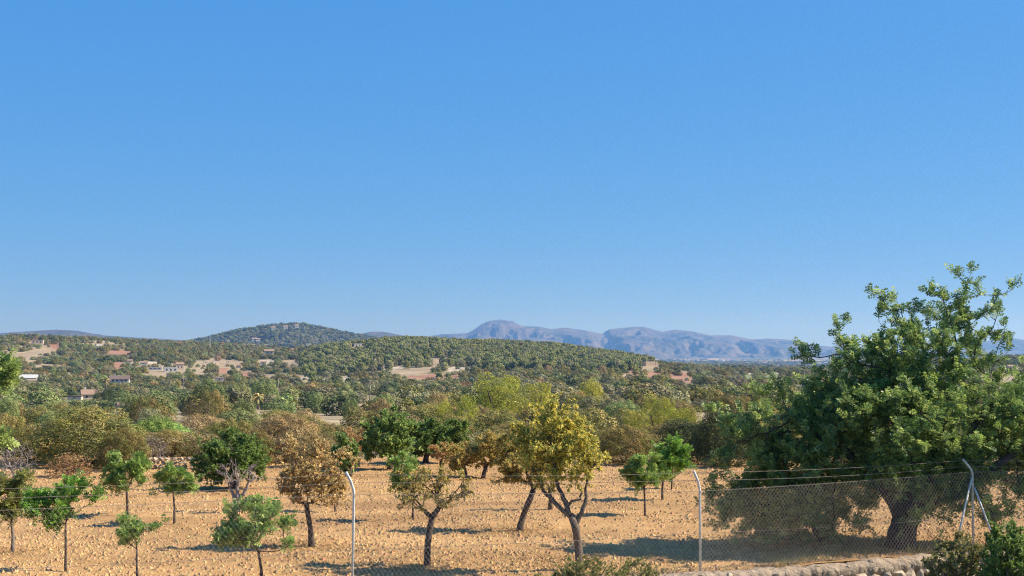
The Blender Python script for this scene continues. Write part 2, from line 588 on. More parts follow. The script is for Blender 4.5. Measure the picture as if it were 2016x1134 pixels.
M_hill = noise_mat('hillside', [(0.3, (0.7, 0.7, 0.7)), (0.7, (1.2, 1.2, 1.2))], 0.01, 10, 0.97, 0.0, tint=True)
HILL_CREST = [(300, 712), (340, 690), (380, 675), (430, 661), (480, 649), (540, 640), (590, 638), (640, 647), (690, 657), (740, 667), (800, 680), (860, 700), (900, 716)]
ridge('wooded_hill', HILL_CREST, 3600, 4800, 6200, 708, 3, (0.055, 0.07, 0.035), (0.15, 0.13, 0.075), 0.55, 'low dark wooded hill with a rounded top', relief=0.2)
ridge('distant_hills', [(-900, 665), (-500, 650), (-200, 655), (0, 656), (60, 652), (110, 649), (150, 651), (200, 660), (260, 664), (350, 669), (420, 673), (520, 680), (640, 680), (700, 660), (730, 653), (755, 653), (785, 659), (840, 672), (900, 690)],
      8000, 9500, 12000, 700, 8, (0.035, 0.045, 0.03), (0.10, 0.085, 0.06), 0.5, 'low blue hills on the far left skyline')
MTN_CREST = [(640, 700), (760, 672), (830, 664), (870, 658), (920, 656), (935, 648), (948, 638), (962, 632), (985, 629), (1008, 633), (1028, 642), (1060, 643), (1085, 648), (1110, 645),
             (1150, 650), (1188, 658), (1200, 648), (1230, 645), (1265, 643), (1290, 650), (1305, 653), (1330, 649), (1360, 652), (1400, 660), (1440, 660), (1480, 668), (1520, 667),
             (1560, 669), (1600, 679), (1650, 684), (1750, 688), (1850, 690), (1920, 686), (1950, 673), (1980, 664), (2016, 671), (2080, 682), (2300, 676), (2700, 660)]
ridge('mountain_range', MTN_CREST, 13200, 16500, 20500, 704, 13, (0.03, 0.036, 0.032), (0.10, 0.086, 0.076), 0.75, 'bare rocky mountain range on the horizon', nx=900, nyr=140, relief=0.7)

# the ploughed orchard floor
nfx, nfy = 420, 300
tx = np.linspace(-0.6, 0.6, nfx)
fv = np.linspace(0, 1, nfy)
FX, FV = np.meshgrid(tx, fv)
y1 = 66.0
Xa = FX * 48.0
Ya = fence_y(Xa) - 0.12
FYY = Ya + (y1 - Ya) * FV
FXX = Xa + (FX * y1 * 1.05 - Xa) * FV
FXX, FYY = FXX.ravel(), FYY.ravel()
pf = np.c_[FXX, FYY]


def field_h(P):
    return FIELD_Z + 0.030 * fbm(P / 0.55, 3, 5) + 0.05 * fbm(P / 4.0, 2, 6) + 0.016 * np.sin(P[:, 1] * 6.8 + P[:, 0] * 0.5 + 1.5 * vnoise(P / 3.0, 8)) * (0.5 + 0.5 * vnoise(P / 5.0, 12))


fz = field_h(pf)
edge = np.clip((FYY - 62.5) / 3.5, 0, 1)
fz = fz * (1 - edge) + (terrain_z(FXX, FYY) - 0.25) * edge
ii, jj = np.meshgrid(np.arange(nfy - 1), np.arange(nfx - 1), indexing='ij')
ii, jj = ii.ravel(), jj.ravel()
ff = np.stack([ii * nfx + jj, ii * nfx + jj + 1, (ii + 1) * nfx + jj + 1, (ii + 1) * nfx + jj], 1)
tag(obj('ploughed_field', mesh_np('ploughed_field', np.c_[FXX, FYY, fz], ff, M_soil, None, True)), 'ploughed tan orchard soil', None, None, 'structure')


def on_field(x, y):
    p = on_level(x, y, FIELD_Z)
    p[2] = FIELD_Z - 0.03
    return p


def make_clods(n, lo, hi, zoff=0.0, seed=1):
    r = np.random.default_rng(seed)
    Y = 24 + (63 - 24) * r.random(n * 2) ** 1.25
    X = (r.random(n * 2) * 2 - 1) * 0.40 * Y
    k = (Y > fence_y(X) + 0.05)
    X, Y = X[k][:n], Y[k][:n]
    dens = fbm(np.c_[X, Y] / 2.2, 3, 77)
    k = r.random(len(X)) < np.clip(0.75 + 0.5 * dens, 0.15, 1)
    X, Y = X[k], Y[k]
    m = len(X)
    oct_v = np.array([[1, 0, 0], [0, 1, 0], [-1, 0, 0], [0, -1, 0], [0.1, 0.1, 1], [-0.2, 0.1, 0.9]], float)
    oct_f = np.array([[0, 1, 4], [1, 5, 4], [1, 2, 5], [2, 3, 5], [3, 4, 5], [3, 0, 4]])
    s = lo + (hi - lo) * r.random(m) ** 4
    v = oct_v[None] * (0.65 + 0.7 * r.random((m, 6, 3)))
    v[:, :, 2] *= 0.8
    a = r.random(m) * 6.283
    ca, sa = np.cos(a)[:, None], np.sin(a)[:, None]
    v = np.stack([v[:, :, 0] * ca - v[:, :, 1] * sa, v[:, :, 0] * sa + v[:, :, 1] * ca, v[:, :, 2]], 2) * s[:, None, None]
    z = field_h(np.c_[X, Y]) - s * 0.1 + zoff
    v = v + np.c_[X, Y, z][:, None]
    f = oct_f[None] + (np.arange(m) * 6)[:, None, None]
    t = (0.72 + 0.5 * r.random((m, 1))) * np.array([[1, 1, 1]]) * (1 + 0.06 * r.standard_normal((m, 3)))
    return v.reshape(-1, 3), f.reshape(-1, 3), np.repeat(t, 6, 0)


cv, cf, ct = make_clods(150000, 0.012, 0.075)
tag(obj('soil_clods', mesh_np('soil_clods', cv, cf, M_clod, ct)), 'pale stones and earth clods scattered over the orchard', 'clods', None, 'stuff')

# ------------------------------------------------------------------ foliage templates
PAL = {
    'maquis': [(.120, .106, .027), (.148, .116, .036), (.092, .094, .025), (.165, .122, .047), (.078, .084, .027)],
    'brown': [(.17, .118, .05), (.21, .145, .058), (.14, .105, .045), (.16, .125, .062)],
    'pine': [(.20, .195, .025), (.155, .16, .028), (.24, .225, .03), (.12, .13, .028)],
    'hillpine': [(.132, .145, .046), (.165, .168, .052), (.098, .115, .042), (.185, .178, .062)],
    'green': [(.105, .165, .038), (.135, .20, .044), (.08, .13, .033), (.165, .225, .055)],
    'grove': [(.098, .116, .042), (.12, .135, .048), (.08, .095, .036), (.14, .142, .055)],
    'fargreen': [(.092, .125, .042), (.115, .15, .048), (.075, .10, .038), (.14, .155, .055)],
    'grey': [(.13, .122, .06), (.16, .145, .075), (.108, .105, .055)],
    'dark': [(.05, .065, .028), (.065, .08, .03), (.04, .052, .024)],
    'carob': [(.17, .235, .056), (.225, .295, .066), (.095, .15, .04), (.30, .355, .10), (.115, .175, .06), (.085, .135, .04)],
    'sapling': [(.13, .205, .045), (.18, .265, .056), (.10, .165, .04), (.24, .30, .075)],
    'tip': [(.16, .21, .05), (.23, .28, .07), (.11, .155, .042), (.30, .34, .10)],
    'leafy': [(.15, .17, .045), (.21, .22, .055), (.11, .13, .038), (.27, .25, .07)],
    'fresh': [(.13, .24, .03), (.17, .29, .04), (.09, .18, .03), (.07, .13, .03)],
    'almond': [(.46, .33, .12), (.36, .26, .105), (.26, .20, .085), (.17, .15, .065), (.33, .20, .09), (.56, .43, .18)],
    'yellow': [(.50, .42, .075), (.39, .35, .07), (.26, .265, .06), (.18, .20, .05), (.60, .47, .11)],
    'olive_almond': [(.36, .29, .07), (.27, .24, .06), (.18, .185, .05), (.45, .34, .09), (.31, .22, .09)],
    'dry': [(.36, .22, .085), (.44, .28, .11), (.27, .17, .07)],
    'weed': [(.13, .15, .04), (.20, .19, .06), (.30, .24, .10), (.10, .12, .035)],
}


LEAF_GAIN = 1.55


def pick(r, pal, n):
    P = np.array(PAL[pal])
    return P[r.integers(0, len(P), n)] * (0.8 + 0.4 * r.random((n, 1))) * LEAF_GAIN


ICO = None


def icosphere():
    global ICO
    if ICO is None:
        import bmesh
        bm = bmesh.new()
        bmesh.ops.create_icosphere(bm, subdivisions=2, radius=1)
        v = np.array([q.co[:] for q in bm.verts])
        f = np.array([[q.index for q in fc.verts] for fc in bm.faces])
        bm.free()
        ICO = (v, np.c_[f, f[:, 2]])
    return ICO


def diamonds(P, Nn, Tn, L, W):
    """folded diamond leaves: 4 verts each"""
    B = unit(np.cross(Nn, Tn))
    L = np.broadcast_to(np.asarray(L, float), (len(P),))[:, None]
    W = np.broadcast_to(np.asarray(W, float), (len(P),))[:, None]
    v = np.stack([P - Tn * L / 2, P + B * W / 2 + Nn * W * 0.15, P + Tn * L / 2, P - B * W / 2 + Nn * W * 0.15], 1)
    f = np.arange(len(P) * 4).reshape(-1, 4)
    return v.reshape(-1, 3), f


def crown_template(name, seed, lobes, nleaf, size, pal, aspect=0.5, radial=0.78, core=0.84, mat=None, shell=(0.82, 1.08), updir=0.25):
    r = np.random.default_rng(seed)
    lobes = np.array(lobes, float)
    C, R = lobes[:, :3], lobes[:, 3:6]
    area = (R[:, 0] * R[:, 2] + R[:, 0] * R[:, 1] + R[:, 1] * R[:, 2])
    li = r.choice(len(lobes), int(nleaf * 2.2), p=area / area.sum())
    d = unit(r.standard_normal((len(li), 3)))
    P = C[li] + d * R[li] * (shell[0] + (shell[1] - shell[0]) * r.random((len(li), 1)))
    keep = np.ones(len(li), bool)
    for c_, r_ in zip(C, R):
        q = (((P - c_) / r_) ** 2).sum(1)
        keep &= ~(q < 0.62)
    keep &= P[:, 2] > 0.0
    P, d, li = P[keep][:nleaf], d[keep][:nleaf], li[keep][:nleaf]
    n = len(P)
    N = unit(d * radial + (1 - radial) * unit(r.standard_normal((n, 3))) + np.array([0, 0, updir]))
    Tn = unit(np.cross(N, r.standard_normal((n, 3))))
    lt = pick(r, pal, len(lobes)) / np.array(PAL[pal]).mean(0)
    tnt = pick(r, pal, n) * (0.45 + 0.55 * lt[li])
    s = size * (0.6 + 0.8 * r.random(n))
    v, f = diamonds(P, N, Tn, s, s * aspect)
    q = Q()
    q.add(v, f, np.repeat(tnt, 4, 0))
    if core:  # solid lumps added inside the lobes, tinted darker, block light to darken the interior
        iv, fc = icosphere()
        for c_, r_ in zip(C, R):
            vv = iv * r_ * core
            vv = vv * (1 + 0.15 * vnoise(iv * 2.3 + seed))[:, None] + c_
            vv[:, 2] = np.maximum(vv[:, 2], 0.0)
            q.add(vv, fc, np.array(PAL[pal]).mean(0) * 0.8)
    return q.mesh(name, mat or M_leaf, False, True)


def shrub_lobes(seed, n=34, low=0.0, sub=(0.12, 0.2), flat=1.0):
    """unit crown: width 1, height 1, standing on z=0"""
    r = np.random.default_rng(seed)
    L = [(0, 0, 0.40, 0.31, 0.31, 0.38), (0.05, 0.1, 0.18, 0.33, 0.3, 0.19), (-0.1, -0.08, 0.18, 0.3, 0.33, 0.19)]
    cs = []
    tries = 0
    while len(cs) < n and tries < 4000:
        tries += 1
        d = unit(r.standard_normal(3))
        if d[2] < -0.5:
            d[2] *= -1
        rr = sub[0] + (sub[1] - sub[0]) * r.random() ** 1.3
        c = np.array([0, 0, 0.42]) + d * np.array([0.38, 0.38, 0.44]) * (0.82 + 0.26 * r.random())
        c[2] = max(c[2], 0.08)
        if any(np.linalg.norm(c - q[0]) < 0.72 * (rr + q[1]) for q in cs):
            continue
        cs.append((c, rr))
        L.append((*c, rr, rr, rr * flat * 1.1))
    return L


def pine_lobes(seed, n=24):
    r = np.random.default_rng(seed)
    L = [(0, 0, 0.52, 0.2, 0.2, 0.28)]
    cs = []
    tries = 0
    while len(cs) < n and tries < 3000:
        tries += 1
        a = r.random() * 6.283
        h = 0.26 + 0.66 * r.random()
        rad = 0.42 * math.sqrt(0.15 + 0.85 * r.random()) * (1.12 - 0.8 * (h - 0.26))
        rr = 0.075 + 0.085 * r.random()
        c = np.array([rad * math.cos(a), rad * math.sin(a), h])
        if any(np.linalg.norm(c - q[0]) < 0.75 * (rr + q[1]) for q in cs):
            continue
        cs.append((c, rr))
        L.append((*c, rr, rr, rr * 0.85))
    return L


def trunk_template(name, seed, h=0.5, r0=0.035, mat=None, stems=3):
    r = np.random.default_rng(seed)
    q = Q()
    for k in range(stems):
        a = k / stems * 6.283 + r.random()
        o = 0.03 * r.random()
        top = np.array([math.cos(a), math.sin(a), 0]) * (0.10 + 0.14 * r.random())
        pts = [np.array([math.cos(a) * o, math.sin(a) * o, -0.06]), top * 0.35 + (0, 0, h * 0.4), top * 0.8 + (0, 0, h * 0.8), top * 1.1 + (0, 0, h * 1.15)]
        q.tube(pts, [r0, r0 * 0.8, r0 * 0.55, r0 * 0.3], 6)
    return q.mesh(name, mat or M_bark, True)


class Skel:
    """branching skeleton grown from a trunk polyline to tips"""
    def __init__(s, trunk, tips, seed, start=0.6, step=0.16, kpath=0.45, jit=0.12, tip_r=0.004, upcurve=0.15, limbs=()):
        r = np.random.default_rng(seed)
        trunk = np.asarray(trunk, float)
        seg = np.linalg.norm(np.diff(trunk, axis=0), axis=1)
        L = np.r_[0, np.cumsum(seg)]
        m = max(4, int(L[-1] / step) + 1)
        u = np.linspace(0, L[-1], m)
        P = np.stack([np.interp(u, L, trunk[:, k]) for k in range(3)], 1)
        s.trunk = P
        s.trunk_u = u / L[-1]
        cap = m + len(tips) * 40 + 200
        N = np.zeros((cap, 3))
        par = np.full(cap, -1, int)
        plen = np.zeros(cap)
        ok = np.zeros(cap, bool)
        N[:m] = P
        par[1:m] = np.arange(m - 1)
        ok[:m] = s.trunk_u >= start
        n = m
        for lp in limbs:
            prev = int(np.argmin(np.linalg.norm(N[:m] - lp[0], axis=1)))
            for k, q in enumerate(lp[1:]):
                N[n] = q
                par[n] = prev
                ok[n] = k >= len(lp) * 0.45
                prev = n
                n += 1
        m = n
        tips = np.asarray(tips, float)
        tips = tips[np.argsort(np.linalg.norm(tips - P[-1], axis=1) * (0.85 + 0.3 * r.random(len(tips))))]
        ends = []
        for tpt in tips:
            dd = np.linalg.norm(N[:n] - tpt, axis=1) + kpath * plen[:n] + np.where(ok[:n], 0, 1e6)
            i = int(np.argmin(dd))
            D = tpt - N[i]
            dist = np.linalg.norm(D)
            k = int(np.clip(dist / step, 1, 30))
            b = unit(r.standard_normal(3)) * jit * dist + np.array([0, 0, -upcurve * dist])
            prev = i
            for q in range(1, k + 1):
                w = q / k
                if n >= cap:
                    break
                N[n] = N[i] + D * w + b * (w * (1 - w) * 2) + (r.standard_normal(3) * step * 0.08 if q < k else 0)
                par[n] = prev
                plen[n] = plen[prev] + dist / k
                ok[n] = True
                prev = n
                n += 1
            ends.append(prev)
        s.N, s.par, s.n, s.m = N[:n], par[:n], n, m
        s.ends = np.array(ends, int)
        ch = np.zeros(n, bool)
        R = np.zeros(n)
        for i in range(n - 1, 0, -1):
            if R[i] == 0:
                R[i] = tip_r ** 2.3
            R[par[i]] += R[i]
        s.R = R ** (1 / 2.3)

    def dirs(s):
        d = np.zeros((s.n, 3))
        d[1:] = s.N[1:] - s.N[s.par[1:]]
        d[0] = (0, 0, 1)
        return unit(d)

    def branch_mesh(s, name, mat, rmax, sides=4):
        q = Q()
        i = np.arange(s.m, s.n)
        p = s.par[i]
        ra = np.minimum(s.R[p], rmax)
        ra = np.where(p < s.m, np.minimum(s.R[i] * 1.25, rmax), ra)
        q.segs(s.N[p], s.N[i] + (s.N[i] - s.N[p]) * 0.04, ra, np.minimum(s.R[i], rmax), sides)
        return q.mesh(name, mat, True)


def trunk_mesh(name, P, r0, r1, mat, seed, flare=1.25, sides=12):
    r = np.random.default_rng(seed)
    m = len(P)
    u = np.linspace(0, 1, m)
    rad = r0 + (r1 - r0) * u
    rad = rad * (1 + (flare - 1) * np.exp(-u * 9)) * (1 + 0.035 * r.standard_normal(m))
    q = Q()
    pts = np.array(P)
    pts[0] = pts[0] - np.array([0, 0, 0.12])
    q.tube(pts, rad, sides)
    q.v[0] = q.v[0] + 0.12 * r0 * np.stack([fbm(q.v[0] * 9, 2, seed), fbm(q.v[0] * 9 + 5, 2, seed), np.zeros(len(q.v[0]))], 1)
    return q.mesh(name, mat, True)


def blob_tips(r, blobs, n, clump=8, spread=0.24):
    """blobs: rows (x,y,z,rx,ry,rz) in metres; tips gather in uneven clumps, biased to the outside"""
    B = np.array(blobs, float)
    vol = (B[:, 3] * B[:, 4] * B[:, 5]) ** 0.75
    nc = max(4, n // clump)
    li = np.r_[np.arange(len(B)), r.choice(len(B), nc, p=vol / vol.sum())]
    d = unit(r.standard_normal((len(li), 3)))
    C = B[li, :3] + d * (0.35 + 0.72 * r.random((len(li), 1)) ** 0.6) * B[li, 3:6]
    R = B[li, 3:6].mean(1) * spread * (0.6 + 0.9 * r.random(len(li)))
    ci = r.choice(len(C), n, p=R ** 1.5 / (R ** 1.5).sum())
    d2 = unit(r.standard_normal((n, 3)))
    P = C[ci] + d2 * (r.random((n, 1)) ** 0.5) * R[ci][:, None] * np.array([1.1, 1.1, 0.9])
    k = r.random(n) < 0.05
    P[k] += (P[k] - B[li[ci[k]], :3]) * (0.15 + 0.35 * r.random((k.sum(), 1)))
    return P


def compound_leaf(pairs=4, length=1.0, ll=0.30, lw=0.20):
    """leaflets as diamonds along +x; returns verts (k*4,3)"""
    P, Tn, N = [], [], []
    for k in range(pairs):
        x = 0.25 + 0.65 * k / max(1, pairs - 1)
        for sgn in (-1, 1):
            t = unit(np.array([0.55, sgn * 0.8, 0.0]))
            P.append(np.array([x, 0, 0]) + t * ll * 0.55)
            Tn.append(t)
            N.append(unit(np.array([0, -sgn * 0.25, 1.0])))
    P.append(np.array([1.0 + ll * 0.3, 0, 0]))
    Tn.append(np.array([1.0, 0, 0]))
    N.append(np.array([0, 0, 1.0]))
    v, f = diamonds(np.array(P) * length, np.array(N), np.array(Tn), ll * length, lw * length)
    return v, f


def place_leaves(q, tv, tf, O, D, U, S, col):
    """stamp leaf template at origins O with axis D, up U, size S"""
    D = unit(D)
    side = unit(np.cross(U, D))
    up = np.cross(D, side)
    S = np.broadcast_to(np.asarray(S, float), (len(O),))[:, None, None]
    v = O[:, None] + S * (tv[None, :, 0:1] * D[:, None] + tv[None, :, 1:2] * side[:, None] + tv[None, :, 2:3] * up[:, None])
    f = tf[None] + (np.arange(len(O)) * len(tv))[:, None, None]
    q.add(v.reshape(-1, 3), f.reshape(-1, tf.shape[1]), np.repeat(col, len(tv), 0))


STYLE = {
    # pairs, leaf length (m), leaflet length, leaflet width, leaves per end, leaves per inner node, cone spread
    'carob':  dict(pairs=3, L=0.15, ll=0.42, lw=0.22, k=7, inner=0.9, spread=0.9, mat='gloss', up=0.45),
    'sapling': dict(pairs=3, L=0.125, ll=0.40, lw=0.24, k=6, inner=0.7, spread=0.95, mat='gloss', up=0.35),
    'almond': dict(pairs=0, L=0.075, ll=1, lw=0.42, k=9, inner=1.5, spread=1.3, mat='near', up=-0.25),
    'far':    dict(pairs=0, L=0.12, ll=1, lw=0.5, k=9, inner=1.5, spread=1.2, mat='near', up=0.1),
    'weed':   dict(pairs=0, L=0.05, ll=1, lw=0.5, k=8, inner=1.2, spread=1.0, mat='near', up=0.3),
}


def leaves_for(sk, style, pal, seed, scale=1.0, dens=1.0, bare=0.0):
    st = STYLE[style]
    r = np.random.default_rng(seed)
    dirs = sk.dirs()
    inner = np.arange(sk.m, sk.n)
    inner = inner[sk.R[inner] < sk.R[sk.ends].min() * 2.2]
    src = [np.repeat(sk.ends, max(1, int(round(st['k'] * dens))))]
    ni = int(len(inner) * st['inner'] * dens)
    if ni and len(inner):
        src.append(r.choice(inner, ni))
    src = np.concatenate(src)
    if bare:
        nb = vnoise(sk.N[src] * 1.7, seed) * 0.5 + 0.5
        src = src[nb + 0.35 * r.random(len(src)) > bare]
    n = len(src)
    D = dirs[src] + st['spread'] * unit(r.standard_normal((n, 3))) + np.array([0, 0, st['up']])
    D = unit(D)
    U = unit(np.array([0, 0, 1.0]) + 0.6 * r.standard_normal((n, 3)))
    O = sk.N[src] - (sk.N[src] - sk.N[sk.par[src]]) * r.random((n, 1)) * 0.9
    col = pick(r, pal, n)
    S = st['L'] * scale * (0.65 + 0.7 * r.random(n))
    q = Q()
    if st['pairs']:
        tv, tf = compound_leaf(st['pairs'], 1.0, st['ll'], st['lw'])
    else:
        tv = np.array([[0.05, 0, 0], [0.5, st['lw'] / 2, 0.06], [1.0, 0, -0.08], [0.5, -st['lw'] / 2, 0.06]])
        tf = np.array([[0, 1, 2, 3]])
    place_leaves(q, tv, tf, O, D, U, S, col)
    return q


def orchard_tree(name, label, cat, base_px, trunk_px, blobs_px, style, pal, tips, seed, r0, r1=None, dens=1.0, lscale=1.0, bare=0.0,
                 bark=None, group=None, base=None, limbs=None, start=0.75, clamp=False, tip_r=0.0035, kpath=0.45, depth=1.0, crown='crown', jit=0.12):
    """a tree placed by its foot in the photograph; trunk and crown outlines are given in photograph pixels at its depth"""
    r = np.random.default_rng(seed)
    b = on_field(*base_px) if base is None else np.array(base, float)
    Y = b[1]
    m = Y / FPX

    def loc(x, y, dy=0.0):
        return at(x, y, Y) + np.array([0, dy, 0]) - b
    tr = [np.zeros(3)] + [loc(*p) for p in trunk_px]
    for k in range(1, len(tr)):
        tr[k][1] += 0.06 * r.standard_normal()
    blobs = []
    for q in blobs_px:
        x, y, rx, ry = q[:4]
        dy = q[4] if len(q) > 4 else 0.0
        rd = (rx * 0.9 if len(q) < 6 else q[5]) * m * depth
        c = loc(x, y, dy)
        blobs.append((*c, rx * m, rd, ry * m))
    tp = blob_tips(r, blobs, tips)
    tp[:, 2] = np.maximum(tp[:, 2], 0.12)
    if clamp:
        low = tp[:, 2] + b[2] < 2.75
        fy = fence_y(tp[:, 0] + b[0]) + 0.25 - b[1]
        tp[:, 1] = np.where(low, np.maximum(tp[:, 1], fy + 0.5 * r.random(len(tp))), tp[:, 1])
    e = empty(name, b, label, cat, group)
    r1 = r1 or r0 * 0.6
    limb_pts = []
    for lp in limbs or []:
        pp = np.array([loc(*p) for p in lp['pts']])
        u = np.linspace(0, 1, 14)
        w = np.linspace(0, 1, len(pp))
        pp = np.stack([np.interp(u, w, pp[:, c]) for c in range(3)], 1)
        p2 = pp.copy()
        p2[1:-1] = (pp[:-2] + 2 * pp[1:-1] + pp[2:]) / 4 + 0.012 * r.standard_normal((12, 3))
        limb_pts.append(p2)
    sk = Skel(tr, tp, seed, start, kpath=kpath, tip_r=tip_r, jit=jit, limbs=limb_pts)
    obj('trunk', trunk_mesh('trunk', sk.trunk, r0, r1, bark or M_bark, seed), e)
    for lp, pp in zip(limbs or [], limb_pts):
        q = Q()
        q.tube(pp, np.linspace(lp['r'][0], lp['r'][1], 14), 8)
        obj('limb', q.mesh('limb', bark or M_bark, True), e)
    br = obj('branches', sk.branch_mesh('branches', bark or M_bark, r1 * 0.75), e)
    if style:
        q = leaves_for(sk, style, pal, seed + 5, lscale, dens, bare)
        mt = M_leaf_gloss if STYLE[style]['mat'] == 'gloss' else M_leaf_near
        obj(crown, q.mesh(crown, mt, False, True), e)
    return e, sk

# ------------------------------------------------------------------ fence and wall
fence = empty('chain_link_fence', (3.94, 30.0, 0.38), 'wire mesh fence on bent steel posts along the near edge of the orchard', 'fence')
F0 = np.array([3.94, 30.0, 0.38])
POSTS = [dict(p=(-10.0, 24.8), top=2.62), dict(p=(-3.04, 27.5), top=2.67), dict(p=(3.94, 30.0), top=2.48), dict(p=(10.63, 33.0), top=2.50), dict(p=(17.2, 34.1), top=2.5)]
for k, P in enumerate(POSTS):
    x, y = P['p']
    zt = P['top']
    el = zt - (0.33 if k < 3 else 0.28)
    P['elbow'] = np.array([x, y, el])
    P['tip'] = np.array([x - (0.14 if k < 3 else 0.26), y - 0.12, zt])
    q = Q()
    lean = -0.03 if k == 1 else 0.0
    q.tube(np.array([[x + lean, y, -0.1 if k < 2 else 0.36], [x, y, el - 0.08], [x - 0.012, y - 0.01, el], P['elbow'] * 0.55 + P['tip'] * 0.45 + [0.01, 0, 0], P['tip']]) - F0, 0.026, 10)
    obj('post', q.mesh('post', M_galv, True), fence)
    P['w1'] = P['tip'] * 0.9 + P['elbow'] * 0.1
    P['w2'] = P['tip'] * 0.4 + P['elbow'] * 0.6
    P['mt'] = np.array([x, y - 0.035, el - (0.10 if k < 3 else 0.02)])
    P['mm'] = np.array([x, y - 0.035, 1.18])
    P['mb'] = np.array([x, y - 0.035, 0.44])
for sx in (-1, 1):
    x, y = POSTS[3]['p']
    q = Q()
    tgt = np.array([x + (-0.60 if sx < 0 else 0.46), y - (0.62 if sx < 0 else 0.35), 0.42 if sx > 0 else 0.55])
    q.tube(np.array([[x + sx * 0.03, y - 0.03, 2.05 if sx < 0 else 1.85], tgt]) - F0, 0.024, 8)
    obj('brace', q.mesh('brace', M_galv, True), fence)


def strand(key, sag, rad, barbs=False, n=26, seed=0):
    r = np.random.default_rng(seed)
    q = Q()
    for a, b in zip(POSTS[:-1], POSTS[1:]):
        u = np.linspace(0, 1, n)[:, None]
        pts = a[key] * (1 - u) + b[key] * u
        pts[:, 2] -= sag * 4 * (u * (1 - u))[:, 0] * (0.6 + 0.8 * r.random())
        q.tube(pts - F0, rad, 5, False)
        if barbs:
            L = np.linalg.norm(b[key] - a[key])
            for d in np.arange(0.15, L, 0.21):
                w = d / L
                i = min(int(w * (n - 1)), n - 2)
                c = pts[i] + (pts[i + 1] - pts[i]) * (w * (n - 1) - i) - F0
                v = unit(r.standard_normal((2, 3))) * 0.022
                q.segs(c - v, c + v, 0.003, 0.002, 3)
    return q


obj('barbed_wire', strand('w1', 0.05, 0.0036, True, seed=1).mesh('barbed_wire', M_wire), fence)
obj('barbed_wire', strand('w2', 0.06, 0.0036, True, seed=2).mesh('barbed_wire', M_wire), fence)
obj('tension_wire', strand('mt', 0.02, 0.004, seed=3).mesh('tension_wire', M_wire), fence)
obj('tension_wire', strand('mm', 0.03, 0.004, seed=4).mesh('tension_wire', M_wire), fence)
obj('tension_wire', strand('mb', 0.01, 0.004, seed=5).mesh('tension_wire', M_wire), fence)
for a, b, wr in zip(POSTS[:-1], POSTS[1:], (0.0009, 0.0011, 0.0026, 0.0026)):
    L = np.linalg.norm(b['mt'][:2] - a['mt'][:2])
    hp = 0.045
    nc = int(L / hp)
    nrw = 29
    A, B = [], []
    rows = np.arange(nrw + 1) / nrw
    for c_ in range(nc):
        u = (c_ + (np.arange(nrw + 1) % 2 if c_ % 2 == 0 else 1 - np.arange(nrw + 1) % 2)) / nc
        u = np.clip(u + 0.0008 * math.sin(c_ * 0.9), 0, 1)
        top = a['mt'] * (1 - u[:, None]) + b['mt'] * u[:, None]
        top[:, 2] -= 0.02 * 4 * u * (1 - u) - 0.02
        bot = a['mb'] * (1 - u[:, None]) + b['mb'] * u[:, None]
        pts = top * (1 - rows[:, None]) + bot * rows[:, None]
        pts[:, 1] += 0.02 * np.sin(u * 9 + rows * 3)
        A.append(pts[:-1])
        B.append(pts[1:])
    q = Q()
    q.segs(np.concatenate(A) - F0, np.concatenate(B) - F0, wr, wr, 3)
    obj('wire_mesh', q.mesh('wire_mesh', M_mesh), fence)

# rubble wall under the fence
wall = empty('rubble_wall', (7.0, 31.0, -0.9), 'low rubble stone wall with a rough mortar cap under the fence', 'wall')
W0 = np.array([7.0, 31.0, -0.9])


def wall_y(X):
    return fence_y(X)


wx = np.arange(-3.0, 13.0, 0.05)
prof = [(0.10, -0.9), (0.10, 0.33), (0.0, 0.405), (-0.30, 0.395), (-0.44, 0.36), (-0.50, 0.27), (-0.47, 0.13), (-0.40, 0.06), (-0.40, -0.9)]
rngw = np.random.default_rng(4)
V = []
for x in wx:
    y = wall_y(x)
    for k, (dy, z) in enumerate(prof):
        V.append((x, y + dy, z))
V = np.array(V)
sel = (V[:, 2] > 0.0)
jit = np.stack([fbm(V[:, :] * 5, 3, 51), fbm(V * 5 + 9, 3, 52), fbm(V * 4 + 3, 3, 53)], 1)
jit = jit + 0.6 * np.stack([vnoise(V * 14, 55), vnoise(V * 14 + 9, 56), vnoise(V * 14 + 3, 57)], 1)
V = V + jit * np.array([0.02, 0.045, 0.035]) * sel[:, None]
V[:, 2] += 0.05 * fbm(np.c_[V[:, 0] * 0.8, V[:, 1] * 0], 2, 5) * sel
npf = len(prof)
a, b = np.meshgrid(np.arange(len(wx) - 1), np.arange(npf - 1), indexing='ij')
a, b = a.ravel(), b.ravel()
f = np.stack([a * npf + b, a * npf + b + 1, (a + 1) * npf + b + 1, (a + 1) * npf + b], 1)
obj('mortar_cap', mesh_np('mortar_cap', V - W0, f, M_mortar, None, True), wall)


def stone_mesh(seed):
    r = np.random.default_rng(seed)
    import bmesh
    bm = bmesh.new()
    bmesh.ops.create_icosphere(bm, subdivisions=2, radius=0.5)
    v = np.array([q.co[:] for q in bm.verts])
    fcs = np.array([[q.index for q in fc.verts] for fc in bm.faces])
    bm.free()
    # cut by random planes for flat broken faces
    for k in range(12):
        n_ = unit(r.standard_normal(3))
        d_ = 0.22 + 0.16 * r.random()
        s_ = v @ n_ - d_
        v = v - np.maximum(s_, 0)[:, None] * n_
    v = v + 0.015 * r.standard_normal(v.shape)
    return mesh_np('stone', v, fcs, M_stone, np.ones((len(v), 3)) * (0.8 + 0.4 * r.random()), False)


